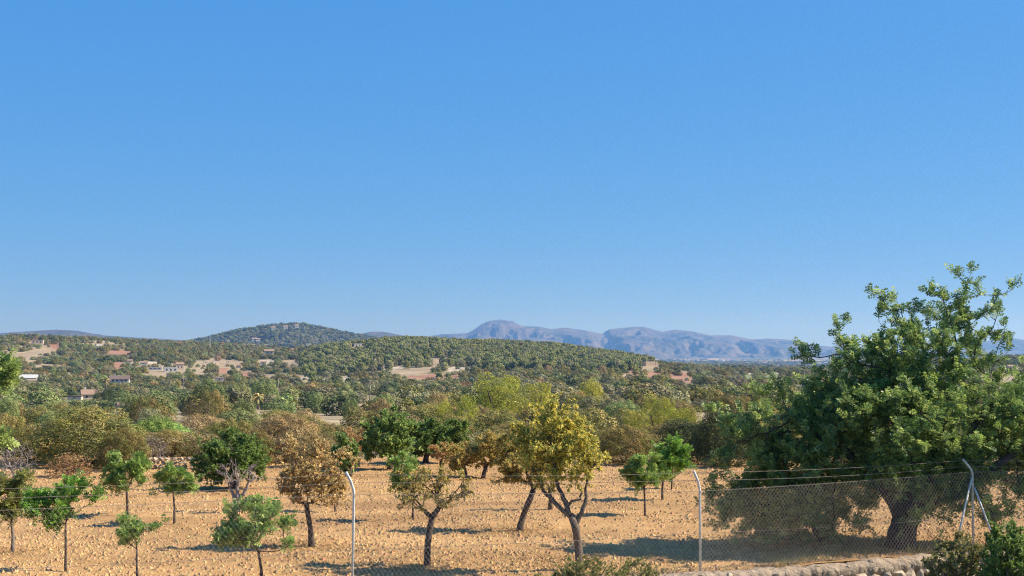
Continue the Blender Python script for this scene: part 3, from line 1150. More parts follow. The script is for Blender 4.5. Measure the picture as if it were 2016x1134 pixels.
STONES = [stone_mesh(100 + k) for k in range(10)]
rs = random.Random(5)
row_z = [0.02, -0.20, -0.42, -0.64]
for ri, z in enumerate(row_z):
    x = 2.2 + 0.1 * ri
    while x < 11.5:
        L = rs.uniform(0.20, 0.42)
        xm = x + L / 2
        o = obj('stone', STONES[rs.randrange(10)], wall, Vector((xm, wall_y(xm) - 0.44 + rs.uniform(-0.03, 0.03), z + rs.uniform(-0.03, 0.03))) - Vector(W0))
        o.scale = (L * 1.45, 0.42, rs.uniform(0.30, 0.40))
        o.rotation_euler = (rs.uniform(-0.2, 0.2), rs.uniform(-0.25, 0.25), rs.uniform(-0.25, 0.25) + 0.38)
        x += L
# loose stones bedded in the cap
for k in range(26):
    x = rs.uniform(3.2, 10.8)
    o = obj('stone', STONES[rs.randrange(10)], wall, Vector((x, wall_y(x) - rs.uniform(0.30, 0.50), rs.uniform(0.16, 0.36))) - Vector(W0))
    s_ = rs.uniform(0.12, 0.26)
    o.scale = (s_ * 1.2, s_, s_ * 0.8)
    o.rotation_euler = (rs.uniform(-0.5, 0.5), rs.uniform(-0.5, 0.5), rs.uniform(0, 3))

# far dry stone wall at the back of the orchard
bw = on_field(330, 922)
dw = empty('dry_stone_wall', bw, 'low dry stone wall at the back left of the orchard', 'wall')
for ri in range(3):
    x = -1.3
    while x < 1.0:
        L = rs.uniform(0.16, 0.3)
        o = obj('stone', STONES[rs.randrange(10)], dw, (x + L / 2, rs.uniform(-0.04, 0.04), 0.10 + 0.15 * ri))
        o.scale = (L * 1.15, 0.4, 0.21)
        o.rotation_euler = (0, rs.uniform(-0.2, 0.2), rs.uniform(-0.3, 0.3))
        x += L

# ------------------------------------------------------------------ orchard trees
OT = orchard_tree
OT('almond_tree', 'rust and yellow almond tree with round crown left of the white bent post', 'tree', (614, 1078), [(612, 1045), (604, 1005), (602, 992)],
   [(612, 945, 76, 50), (600, 890, 55, 40), (640, 915, 55, 45), (570, 950, 40, 35), (655, 960, 32, 28), (620, 985, 40, 14)], 'almond', 'almond', 620, 11, 0.068, 0.055, dens=1.3, bare=0.15, lscale=1.15)
OT('almond_tree', 'short sparse almond tree with forked stubby trunk right of the white bent post', 'tree', (841, 1115), [(842, 1070), (848, 1030), (852, 1012)],
   [(850, 965, 72, 34), (895, 955, 36, 34), (800, 960, 38, 32), (855, 935, 45, 26)], 'almond', 'olive_almond', 380, 12, 0.072, 0.06, dens=0.9, bare=0.38,
   limbs=[dict(pts=[(848, 1018), (838, 1008), (828, 995)], r=(0.05, 0.03)), dict(pts=[(852, 1015), (862, 1005), (872, 990)], r=(0.07, 0.035))])
OT('almond_tree', 'golden yellow almond tree with thick forked trunk in front by the fence', 'tree', (1143, 1123), [(1138, 1070), (1132, 1035), (1124, 1015)],
   [(1095, 880, 80, 60), (1090, 825, 55, 50), (1140, 880, 55, 60), (1050, 860, 45, 55), (1150, 920, 40, 45), (1095, 940, 50, 30), (1095, 800, 25, 28)], 'almond', 'yellow', 1300, 13, 0.088, 0.075, dens=1.5, bare=0.22, lscale=0.95,
   limbs=[dict(pts=[(1124, 1018), (1098, 998), (1083, 980), (1070, 968), (1063, 945)], r=(0.055, 0.03)),
          dict(pts=[(1122, 1015), (1112, 985), (1100, 965), (1094, 935), (1086, 890)], r=(0.06, 0.025)),
          dict(pts=[(1132, 1035), (1146, 1005), (1156, 985), (1152, 965), (1160, 930)], r=(0.06, 0.02)),
          dict(pts=[(1114, 1000), (1124, 986), (1140, 984), (1146, 970)], r=(0.035, 0.02))], bark=M_bark_mid)
OT('almond_tree', 'leaning almond tree with olive and yellow crown behind the forked almond', 'tree', (1022, 1045), [(1030, 1015), (1042, 985), (1050, 965)],
   [(1030, 905, 55, 42), (1010, 870, 38, 35), (1000, 930, 32, 28), (1065, 930, 38, 30)], 'almond', 'olive_almond', 620, 14, 0.088, 0.07, dens=1.4, bare=0.1, lscale=1.15)
OT('almond_tree', 'dark slim almond trunk seen between the two yellow almonds', 'tree', (1083, 1005), [(1084, 980), (1082, 960)],
   [(1075, 920, 40, 36)], 'almond', 'olive_almond', 200, 15, 0.07, 0.055, bare=0.2)
OT('bare_tree', 'grey leafless tree with three upright limbs in front of the round green tree', 'tree', (466, 1010), [(466, 995), (466, 982)],
   [(470, 935, 48, 28), (445, 930, 26, 22), (500, 930, 26, 24)], None, None, 330, 16, 0.085, 0.07, bark=M_twig, tip_r=0.005,
   limbs=[dict(pts=[(464, 985), (455, 965), (450, 952)], r=(0.06, 0.03)), dict(pts=[(466, 985), (468, 960), (469, 945)], r=(0.07, 0.03)), dict(pts=[(468, 985), (482, 968), (490, 950)], r=(0.06, 0.03))])
OT('carob_tree', 'round bright green tree behind the grey leafless tree', 'tree', (458, 962), [(458, 945), (458, 925)],
   [(455, 905, 70, 38), (460, 875, 55, 32), (425, 915, 40, 30), (500, 920, 34, 26)], 'far', 'green', 900, 17, 0.14, 0.10, dens=1.3)
OT('carob_sapling', 'bushy dark green sapling at the bottom left of the white bent post', 'tree', (516, 1142), [(514, 1110), (508, 1085)],
   [(500, 1030, 62, 40), (470, 1055, 46, 30), (540, 1055, 42, 32), (490, 1000, 42, 20), (455, 1040, 30, 26), (555, 1065, 24, 14)], 'sapling', 'sapling', 220, 58, 0.035, 0.025, dens=1.1)
OT('carob_sapling', 'small sparse sapling with open tufts at the bottom left, nearest the camera', 'tree', (271, 1146), [(270, 1110), (268, 1082)],
   [(262, 1050, 42, 24), (240, 1035, 32, 14), (295, 1035, 34, 16), (265, 1018, 14, 18), (322, 1022, 8, 10)], 'sapling', 'sapling', 60, 19, 0.028, 0.02, dens=1.1)
OT('orchard_sapling', 'fresh light green sapling on a thin straight stem at the left', 'tree', (129, 1126), [(130, 1080), (127, 1032)],
   [(122, 985, 60, 38), (92, 1000, 42, 30), (155, 990, 36, 34), (130, 955, 36, 20), (75, 985, 26, 24)], 'sapling', 'fresh', 200, 20, 0.03, 0.022, dens=1.2)
OT('orchard_sapling', 'olive green young tree with pale trunk cut by the left edge', 'tree', (25, 1090), [(25, 1055), (20, 1025)],
   [(15, 980, 52, 42), (40, 1005, 30, 24), (-20, 990, 40, 36), (20, 945, 40, 22), (45, 970, 34, 34)], 'sapling', 'leafy', 320, 21, 0.045, 0.035, dens=1.2, bark=M_bark_pale)
OT('carob_sapling', 'compact dark green sapling on a bare stem beside the dry brown bush', 'tree', (251, 1017), [(252, 990), (251, 965)],
   [(245, 930, 44, 28), (230, 945, 30, 20), (262, 912, 24, 18)], 'sapling', 'sapling', 220, 22, 0.04, 0.03, dens=1.1, lscale=1.1)
OT('carob_sapling', 'loose dark green sapling on a thin stem left of the round green tree', 'tree', (343, 1032), [(343, 1000), (341, 972)],
   [(345, 945, 36, 26), (315, 962, 28, 12), (360, 965, 20, 14)], 'sapling', 'sapling', 125, 23, 0.035, 0.025, lscale=1.1)
OT('carob_sapling', 'mid green sapling with rounded crown right of the forked yellow almond', 'tree', (1270, 1016), [(1270, 985), (1268, 960)],
   [(1270, 925, 34, 28), (1265, 945, 26, 18), (1290, 935, 20, 18)], 'sapling', 'sapling', 180, 24, 0.035, 0.025, lscale=1.15)
OT('carob_sapling', 'taller light green sapling behind and right of the mid green one', 'tree', (1304, 986), [(1304, 965), (1306, 940)],
   [(1318, 905, 36, 32), (1300, 915, 20, 20), (1335, 890, 22, 22)], 'sapling', 'fresh', 210, 25, 0.04, 0.03, lscale=1.2)
OT('carob_sapling', 'half hidden thin sapling just right of the pair of green saplings', 'tree', (1322, 963), [(1322, 945), (1322, 925)],
   [(1325, 905, 24, 20)], 'sapling', 'sapling', 80, 26, 0.03, 0.02, lscale=1.2)
OT('carob_sapling', 'green and olive sapling behind the short sparse almond', 'tree', (813, 1022), [(813, 990), (808, 960)],
   [(800, 928, 30, 28), (785, 945, 22, 16)], 'sapling', 'sapling', 170, 27, 0.03, 0.02, lscale=1.1)
OT('orchard_sapling', 'thin young stem right of the rust coloured almond', 'tree', (661, 1008), [(658, 985), (655, 968)],
   [(655, 950, 22, 20)], 'sapling', 'olive_almond', 60, 28, 0.028, 0.02)
OT('carob_tree', 'dark green carob with dense low crown over a sunlit gap', 'tree', (768, 924), [(768, 905), (768, 890)],
   [(765, 860, 52, 34), (735, 880, 34, 24), (770, 828, 34, 26), (790, 850, 34, 26)], 'far', 'carob', 1000, 29, 0.12, 0.09, dens=1.3)
OT('carob_tree', 'wide bright green carob right of the dark green carob', 'tree', (838, 912), [(838, 900), (842, 888)],
   [(850, 855, 52, 26), (895, 850, 36, 22), (815, 870, 34, 26), (865, 870, 50, 20)], 'far', 'green', 1000, 30, 0.12, 0.09, dens=1.3)
OT('almond_tree', 'brownish almond with dark straight trunk left of the dark green carob', 'tree', (706, 918), [(706, 905), (706, 890)],
   [(700, 860, 26, 26), (690, 880, 18, 16)], 'almond', 'dry', 260, 31, 0.085, 0.07, bare=0.5, lscale=1.3)
OT('bare_tree', 'small grey leafless tree in front of the dark green carob', 'tree', (786, 915), [(786, 905)],
   [(785, 880, 26, 22)], None, None, 260, 32, 0.08, 0.06, bark=M_twig, tip_r=0.007, start=0.5)
OT('almond_tree', 'brown and olive almond with spreading crown at the back of the orchard', 'tree', (868, 932), [(868, 915), (868, 905)],
   [(872, 890, 26, 18)], 'almond', 'dry', 200, 33, 0.075, 0.06, bare=0.45, lscale=1.2)
OT('almond_tree', 'wide olive yellow almond at the back of the orchard', 'tree', (915, 940), [(915, 930), (914, 922)],
   [(912, 895, 44, 26), (945, 890, 26, 26), (895, 908, 26, 14)], 'almond', 'olive_almond', 500, 34, 0.09, 0.07, lscale=1.3, bare=0.1, dens=1.3)
OT('almond_tree', 'yellowish almond with slanting trunk left of the leaning almond', 'tree', (950, 940), [(955, 925), (958, 915)],
   [(965, 880, 34, 34), (985, 905, 24, 20)], 'almond', 'olive_almond', 420, 35, 0.08, 0.065, lscale=1.3, bare=0.1, dens=1.3)
OT('green_bush', 'narrow dark green young carob behind the rust coloured almond', 'tree', (690, 938), [(690, 928), (690, 918)],
   [(683, 900, 24, 30), (665, 870, 18, 24)], 'far', 'carob', 420, 36, 0.08, 0.06, dens=1.3)

# the big carob behind the fence
cb = np.array([at(1772, 1080, 33.7)[0], 33.7, FIELD_Z])
OT('carob_tree', 'huge dark green carob tree behind the fence at the right', 'tree', None, [(1776, 1045), (1792, 1000), (1815, 950), (1835, 900)],
   [(1790, 860, 190, 130, 0.5, 190), (1540, 830, 110, 80, 0.6, 110), (1480, 900, 75, 70, 0.7, 70), (1450, 985, 55, 45, 0.6, 60), (1560, 980, 120, 75, 0.5, 90), (1640, 1035, 70, 40, 0.4, 50), (1745, 690, 75, 80, 0.3, 80),
    (1700, 770, 110, 90, 0.3, 110), (1905, 590, 44, 58, 0.2, 45), (1880, 670, 85, 95, 0.3, 90), (1965, 640, 30, 66, 0.2, 40), (1985, 580, 16, 26, 0.2, 20), (2000, 860, 120, 80, 0.4, 120), (1975, 970, 110, 65, 0.3, 80), (1830, 1000, 60, 60, 0.9, 40),
    (1722, 572, 24, 26, 0.2, 25), (1752, 598, 40, 26, 0.2, 35), (1800, 620, 30, 30, 0.2, 30), (1665, 632, 22, 20, 0.2, 20), (1650, 672, 18, 16, 0.2, 18), (1845, 570, 16, 20, 0.2, 20), (1605, 700, 34, 30, 0.2, 30), (1425, 830, 30, 60, 0.6, 40), (2070, 850, 110, 95, 0.6, 100), (2040, 760, 70, 50, 0.3, 60), (1560, 930, 120, 70, 0.3, 90), (1650, 950, 90, 70, 0.2, 70), (1760, 955, 75, 45, -0.5, 40), (1865, 940, 80, 45, -0.5, 40), (1820, 700, 90, 75, 0.2, 80), (1780, 645, 55, 42, 0.2, 50), (1930, 760, 70, 60, 0.2, 70), (1590, 800, 75, 60, 0.4, 60), (1640, 860, 90, 70, -0.2, 70), (1560, 900, 90, 60, 0.0, 60), (1765, 990, 75, 32, -0.7, 30), (1850, 965, 75, 40, -0.7, 30), (1690, 1005, 50, 45, 0.7, 40), (1640, 1045, 60, 30, 0.4, 40), (1850, 995, 55, 32, 0.8, 40), (1925, 1000, 70, 42, 0.5, 50), (1480, 1015, 70, 45, 0.4, 50), (1420, 1010, 30, 40, 0.3, 30)]
   + 3 * [(1912, 545, 22, 22, 0.2, 20), (1892, 580, 34, 34, 0.2, 30), (1716, 560, 17, 14, 0.2, 16), (1736, 582, 26, 20, 0.2, 24), (1998, 556, 16, 14, 0.2, 14), (1978, 602, 22, 38, 0.2, 22), (1846, 572, 16, 26, 0.2, 18), (1658, 634, 20, 16, 0.2, 16), (1648, 668, 16, 14, 0.2, 14), (1600, 690, 22, 18, 0.2, 18)],
   'carob', 'carob', 5600, 47, 0.34, 0.24, dens=1.0, base=cb, start=0.35, clamp=True, tip_r=0.0042, kpath=0.3, bark=M_bark,
   limbs=[dict(pts=[(1782, 1040), (1740, 960), (1680, 900), (1600, 850), (1560, 820)], r=(0.15, 0.04)),
          dict(pts=[(1800, 985), (1790, 900), (1760, 800), (1750, 730)], r=(0.14, 0.03)),
          dict(pts=[(1815, 950), (1850, 860), (1870, 760), (1882, 710)], r=(0.14, 0.03)),
          dict(pts=[(1810, 960), (1890, 890), (1940, 800), (1950, 740)], r=(0.12, 0.03)),
          dict(pts=[(1790, 1010), (1900, 950), (1990, 900), (2060, 850)], r=(0.16, 0.06))])
cs = np.array([at(1618, 1083, 34.3)[0], 34.3, FIELD_Z])
OT('carob_tree', 'low shaded carob suckers left of the huge carob trunk behind the fence', 'tree', None, [(1615, 1060), (1600, 1030), (1580, 990)],
   [(1600, 1000, 80, 45, 0.2, 50), (1500, 985, 60, 40, 0.2, 40), (1430, 960, 45, 35, 0.2, 30), (1660, 1030, 50, 35, 0.2, 40), (1540, 1045, 50, 22, 0.1, 40), (1440, 1040, 40, 18, 0.1, 30)], 'carob', 'carob', 300, 42, 0.10, 0.07, dens=0.9, base=cs, start=0.3, clamp=True, kpath=0.3)

# carob at the left edge, its branch tips reach into the picture
lb = np.array([at(-260, 1000, 26.0)[0], 26.0, tz(at(-260, 1000, 26.0)[0], 26.0)])
OT('carob_tree', 'sunlit carob branch tips reaching in at the left edge', 'tree', None, [(-255, 1000), (-240, 920), (-220, 860)],
   [(-200, 800, 110, 110), (12, 735, 36, 36, 0, 26), (6, 726, 34, 24, 0, 20), (20, 738, 26, 26, 0, 20), (14, 745, 30, 26, 0, 22), (-50, 745, 50, 40, 0, 30), (-4, 772, 20, 14, 0, 14), (-2, 858, 24, 20, 0, 18), (-4, 858, 24, 16, 0, 18), (-60, 850, 50, 36, 0, 30)], 'carob', 'tip', 1300, 43, 0.16, 0.12, base=lb, start=0.5, lscale=1.15, dens=1.2)

# plants along the fence
def plant(name, label, x, ytop, w, d, pal, style, tips, seed, zb, lscale=1.0, bark=None, squash=1.0, cat='bush', bare=0.0, dens=1.0):
    c = at(x, ytop, d)
    b = np.array([c[0], d, zb])
    h = c[2] - zb
    m = d / FPX
    yb = 690 - (zb - CAMZ) * FPX / d
    OT(name, label, cat, None, [(x, yb - 6), (x, yb - 14)], [(x, ytop + (yb - ytop) * 0.45, w / 2 * 0.85, (yb - ytop) * 0.42), (x - w * 0.2, ytop + (yb - ytop) * 0.55, w * 0.3, (yb - ytop) * 0.35), (x + w * 0.22, ytop + (yb - ytop) * 0.5, w * 0.28, (yb - ytop) * 0.36)],
       style, pal, tips, seed, 0.03, 0.025, base=b, start=0.0, lscale=lscale, bark=bark or M_twig_brown, crown='foliage', bare=bare, dens=dens)


plant('twiggy_bush', 'dry olive twiggy bush in front of the braced fence post', 1882, 1040, 135, 29.6, 'weed', 'weed', 900, 61, -0.2, 1.2, M_twig, dens=1.2)
plant('green_bush', 'dense bright green bush in the bottom right corner', 1985, 1032, 135, 28.8, 'green', 'weed', 900, 62, -0.3, 1.5, dens=1.8)
plant('weed_clump', 'wide clump of green and straw weeds at the foot of the forked almond', 1190, 1094, 220, 28.2, 'weed', 'weed', 700, 63, 0.0, 1.1, cat='weeds', bare=0.3)
plant('weed_clump', 'small straw coloured weeds left of the forked almond foot', 1090, 1112, 90, 27.9, 'weed', 'weed', 220, 64, 0.0, 1.0, cat='weeds', bare=0.3)

# fallen leaves under the almonds and the carob
rl = np.random.default_rng(77)
LX, LY = [], []
for bx, by, rad, n_ in ((614, 1078, 1.3, 900), (841, 1115, 1.2, 600), (1141, 1112, 1.5, 1100), (1022, 1045, 1.3, 700), (1700, 1080, 3.2, 4200), (25, 1090, 1.0, 300), (915, 940, 1.2, 300)):
    c_ = on_field(bx, by)
    LX.append(c_[0] - 0.3 + rad * rl.standard_normal(n_) * 0.6)
    LY.append(c_[1] + rad * rl.standard_normal(n_) * 0.5)
LX, LY = np.concatenate(LX), np.concatenate(LY)
k = LY > fence_y(LX) + 0.1
LX, LY = LX[k], LY[k]
Pl = np.c_[LX, LY, field_h(np.c_[LX, LY]) + 0.012]
Nl = unit(np.array([0, 0, 1.0]) + 0.5 * rl.standard_normal((len(LX), 3)))
Tl = unit(np.cross(Nl, rl.standard_normal((len(LX), 3))))
lv, lf = diamonds(Pl, Nl, Tl, 0.05 + 0.05 * rl.random(len(LX)), 0.03)
tag(obj('leaf_litter', mesh_np('leaf_litter', lv, lf, M_leaf_near, np.repeat(pick(rl, 'dry', len(LX)) * 0.6, 4, 0))), 'dry fallen leaves under the orchard trees', 'leaves', None, 'stuff')

# dry grass along the foot of the fence
gx_ = rl.uniform(-9, 13, 4200)
gd_ = np.abs(rl.standard_normal(4200)) * 0.25 + 0.05
cl_ = vnoise(np.c_[gx_ * 1.4, gx_ * 0], 91)
k = rl.random(4200) < np.clip(0.4 + 0.9 * cl_, 0.03, 1)
gx_, gd_ = gx_[k], gd_[k]
gy_ = fence_y(gx_) + gd_
O_ = np.c_[gx_, gy_, field_h(np.c_[gx_, gy_]) - 0.02]
D_g = unit(np.array([0, 0, 1.0]) + 0.55 * rl.standard_normal((len(gx_), 3)))
D_g[:, 2] = np.abs(D_g[:, 2]) + 0.2
tv = np.array([[0, 0.012, 0], [0.55, 0.01, 0.03], [1.0, 0.0, -0.10], [0.5, -0.012, 0.03]])
qg = Q()
place_leaves(qg, tv, np.array([[0, 1, 2, 3]]), O_, D_g, unit(rl.standard_normal((len(gx_), 3))), 0.10 + 0.22 * rl.random(len(gx_)), pick(rl, 'weed', len(gx_)) * 1.1)
tag(obj('dry_grass', qg.mesh('dry_grass', M_leaf_near, False, True)), 'thin dry grass along the foot of the fence', 'grass', None, 'stuff')

# ------------------------------------------------------------------ thicket templates
TPL = {}


def template(key, crown, trunk):
    TPL[key] = (crown, trunk)


tr_dark = trunk_template('shrub_trunk', 1, 0.22, 0.03)
tr_tall = trunk_template('tree_trunk', 2, 0.6, 0.03, None, 2)
for sd in (0, 1, 2):
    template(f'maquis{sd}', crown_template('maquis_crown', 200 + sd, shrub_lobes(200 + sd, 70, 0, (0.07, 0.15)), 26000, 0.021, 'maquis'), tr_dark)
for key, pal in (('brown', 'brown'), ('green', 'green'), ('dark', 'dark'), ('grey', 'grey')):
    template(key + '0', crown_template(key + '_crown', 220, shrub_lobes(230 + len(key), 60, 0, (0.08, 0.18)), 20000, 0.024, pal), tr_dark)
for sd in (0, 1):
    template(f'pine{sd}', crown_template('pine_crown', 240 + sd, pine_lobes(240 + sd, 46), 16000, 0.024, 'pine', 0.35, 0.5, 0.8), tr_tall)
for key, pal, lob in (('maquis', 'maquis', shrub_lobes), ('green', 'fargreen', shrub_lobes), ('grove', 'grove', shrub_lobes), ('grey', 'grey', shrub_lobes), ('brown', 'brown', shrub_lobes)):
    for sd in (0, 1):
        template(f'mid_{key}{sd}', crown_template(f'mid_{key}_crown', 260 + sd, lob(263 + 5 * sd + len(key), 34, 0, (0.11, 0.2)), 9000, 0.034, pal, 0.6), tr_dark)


def bare_template(key, seed, mat, leaf=None):
    r = np.random.default_rng(seed)
    tips = unit(r.standard_normal((700, 3))) * (r.random((700, 1)) ** 0.35)
    tips[:, 2] = np.abs(tips[:, 2]) * 0.9 + 0.08
    tips = tips * np.array([0.5, 0.5, 0.95])
    sk = Skel([(0, 0, -0.05), (0, 0, 0.03), (0.01, 0, 0.10)], tips, seed, 0.0, 0.09, 0.35, 0.1, 0.0022, 0.1)
    br = sk.branch_mesh('bare_branches', mat, 0.02, 3)
    if leaf:
        q = leaves_for(sk, 'far', leaf, seed, 0.33, 0.5, 0.3)
        return q.mesh('sparse_leaves', M_leaf, False, True), br
    return None, br


TPL['bare0'] = bare_template('bare0', 301, M_twig)
TPL['dry0'] = bare_template('dry0', 302, M_twig_brown, 'dry')
TPL['twig0'] = bare_template('twig0', 303, M_twig_brown, 'maquis')

rp = random.Random(3)


def stand(name, key, x, ytop, w, d, label, cat='tree', group=None, sink=0.04):
    """a shrub or tree of the thicket: pixel x, pixel height of its top, pixel width, depth"""
    p = at(x, ytop, d)
    zb = FIELD_Z if d < 62 else tz(p[0], d)
    h = max(0.5, p[2] - zb)
    wm = w * d / FPX
    e = empty(name, (p[0], d, zb - sink * h), label, cat, group)
    e.rotation_euler.z = rp.uniform(0, 6.28)
    cr, trk = TPL[key]
    for nm, me in (('crown', cr), ('trunk', trk)):
        if me:
            o = obj(nm if key[:3] not in ('bar', 'dry', 'twi') else ('branches' if nm == 'trunk' else 'leaves'), me, e)
            o.scale = (wm, wm, h * (1 + sink))
    return e


S = stand
S('maquis_shrub', 'maquis0', 172, 795, 240, 58, 'huge rounded olive green shrub at the left behind the orchard', 'shrub')
S('maquis_shrub', 'maquis1', 62, 830, 130, 60, 'olive green shrub bulging left of the huge rounded shrub', 'shrub')
S('maquis_shrub', 'maquis2', 245, 838, 110, 56, 'olive brown shrub shouldering the right side of the huge rounded shrub', 'shrub')
S('maquis_shrub', 'maquis1', 10, 808, 120, 68, 'brownish olive shrub at the left edge behind the leafless shrub', 'shrub')
S('dry_bush', 'dry0', 135, 885, 100, 53, 'orange brown dry bush in front of the huge rounded shrub', 'bush')
S('bare_shrub', 'bare0', 28, 852, 100, 52, 'grey leafless shrub at the left edge of the orchard', 'shrub')
S('bare_shrub', 'bare0', 298, 850, 90, 60, 'pale grey leafless shrub left of the far stone wall', 'shrub')
S('maquis_shrub', 'maquis2', 330, 842, 90, 63, 'olive shrub with green tips above the far stone wall', 'shrub')
S('twiggy_shrub', 'twig0', 392, 835, 90, 61, 'brown twiggy shrub right of the far stone wall', 'shrub')
S('green_shrub', 'green0', 308, 812, 95, 78, 'bright green bushy tree behind the far stone wall', 'tree')
S('maquis_shrub', 'brown0', 560, 808, 150, 60, 'big brown olive shrub above the rust coloured almond', 'shrub')
S('maquis_shrub', 'maquis0', 500, 842, 90, 58, 'olive brown shrub right of the round bright green tree', 'shrub')
S('maquis_shrub', 'brown0', 612, 850, 100, 57, 'reddish brown shrub merging with the rust coloured almond crown', 'shrub')
S('twiggy_shrub', 'twig0', 640, 838, 80, 64, 'dull brown twiggy shrub between the almond and the dark green carob', 'shrub')
S('maquis_shrub', 'maquis1', 455, 818, 120, 66, 'brownish shrub behind the round bright green tree', 'shrub')
S('maquis_shrub', 'maquis1', 1232, 832, 130, 59, 'tall soft olive green shrub right of the yellow almond', 'shrub')
S('maquis_shrub', 'maquis0', 1140, 850, 120, 62, 'olive shrub half hidden behind the golden almond crown', 'shrub')
S('dark_shrub', 'dark0', 1350, 822, 130, 60, 'shaded dark shrub behind the pair of green saplings', 'shrub')
S('dark_shrub', 'dark0', 1425, 800, 140, 58, 'black green shrub between the saplings and the huge carob', 'shrub')
S('dark_shrub', 'maquis2', 1520, 870, 160, 62, 'dark shrub hidden behind the left side of the huge carob', 'shrub')
S('maquis_shrub', 'maquis2', 1010, 850, 110, 63, 'olive brown shrub behind the leaning almond', 'shrub')
S('pine_tree', 'pine0', 985, 735, 128, 215, 'tall yellow green pine standing out above the central thicket', 'tree')
S('pine_tree', 'pine1', 1058, 752, 84, 210, 'smaller yellow green pine right of the tall pine', 'tree')
S('pine_tree', 'pine1', 918, 776, 62, 165, 'yellow green pine low left of the tall pine', 'tree')
S('pine_tree', 'pine0', 874, 788, 44, 165, 'small round green pine left of the other central pines', 'tree')
S('pine_tree', 'pine0', 1300, 778, 90, 112, 'lime yellow pine top at the right of the thicket', 'tree')
S('pine_tree', 'pine1', 1352, 800, 84, 104, 'lime yellow pine just left of the dark shrubs', 'tree')
S('pine_tree', 'pine1', 1250, 806, 76, 104, 'low lime yellow pine above the soft olive shrub', 'tree')
S('pine_tree', 'pine0', 1165, 745, 60, 230, 'dull yellow green pine right of the tall central pine', 'tree')
S('pine_tree', 'pine1', 1410, 792, 50, 110, 'yellow pine top touching the huge carob', 'tree')
S('green_tree', 'mid_green0', 412, 745, 78, 330, 'big dark green carob left of centre in the valley', 'tree')
S('green_tree', 'mid_grove1', 465, 750, 70, 340, 'dull green tree right of the big dark valley carob', 'tree')
S('green_tree', 'mid_green1', 262, 772, 60, 260, 'bright green tree beside the low shed', 'tree')
S('dark_cypress', 'dark0', 215, 762, 76, 420, 'dark spreading conifer right of the cream house', 'tree')
S('green_tree', 'mid_green0', 690, 782, 36, 260, 'round dark green tree by the bare earth clearing', 'tree')
S('green_tree', 'mid_green1', 620, 772, 36, 330, 'small dark green tree left of the bare earth clearing', 'tree')
S('green_tree', 'mid_green1', 520, 745, 60, 420, 'dark green tree row in the middle of the valley', 'tree')

# open sight lines: nothing tall grows right in front of these buildings (x0, x1, foot y, depth)
CLEAR = [(134, 200, 784), (214, 258, 751), (290, 364, 730), (228, 254, 809), (60, 88, 676), (188, 201, 681), (422, 442, 749), (519, 541, 696), (693, 719, 681),
         (1578, 1626, 761), (1980, 2000, 725), (40, 76, 745), (1264, 1298, 722), (725, 731, 780), (546, 550, 766), (359, 363, 762), (202, 214, 766), (504, 513, 800), (386, 480, 713), (351, 356, 803),
         (5, 20, 702), (250, 262, 713), (275, 292, 717), (512, 526, 716), (464, 476, 723)]
CLEAR = [(x0, x1, yb, hit((x0 + x1) / 2, yb + 1)[1]) for x0, x1, yb in CLEAR]


def blocked(x, half, ytop, d):
    for x0, x1, yb, dc in CLEAR:
        if d < dc * 1.02 and x + half > x0 and x - half < x1 and ytop < yb - 1:
            return True
    return False


def patch_px(xi, yi):
    xi, yi = np.atleast_1d(xi), np.atleast_1d(yi)
    w_ = np.zeros(len(xi))
    for (x, y, rx, ry, c) in PATCHES:
        w_ = np.maximum(w_, (((xi - x) / rx) ** 2 + ((yi - y) / ry) ** 2 < 0.9) * 1.0)
    return w_


# random fill of the thicket
LAB = {'maquis': 'olive brown scrub tree', 'brown': 'rusty brown scrub bush', 'green': 'leaf green tree', 'grey': 'grey green wild olive', 'grove': 'dull green grove tree', 'pine': 'yellow green pine', 'twig': 'brown leafless almond'}


def thicket_label(sp, x, d):
    rank = 'in the front thicket' if d < 90 else 'in the middle thicket' if d < 150 else 'in the rear thicket'
    zone = ('behind the huge rounded shrub' if x < 300 else 'behind the rust coloured almond' if x < 700 else 'behind the yellow almonds' if x < 1120
            else 'behind the green saplings' if x < 1450 else 'behind the huge carob')
    return f'{LAB[sp]} {rank} {zone}'


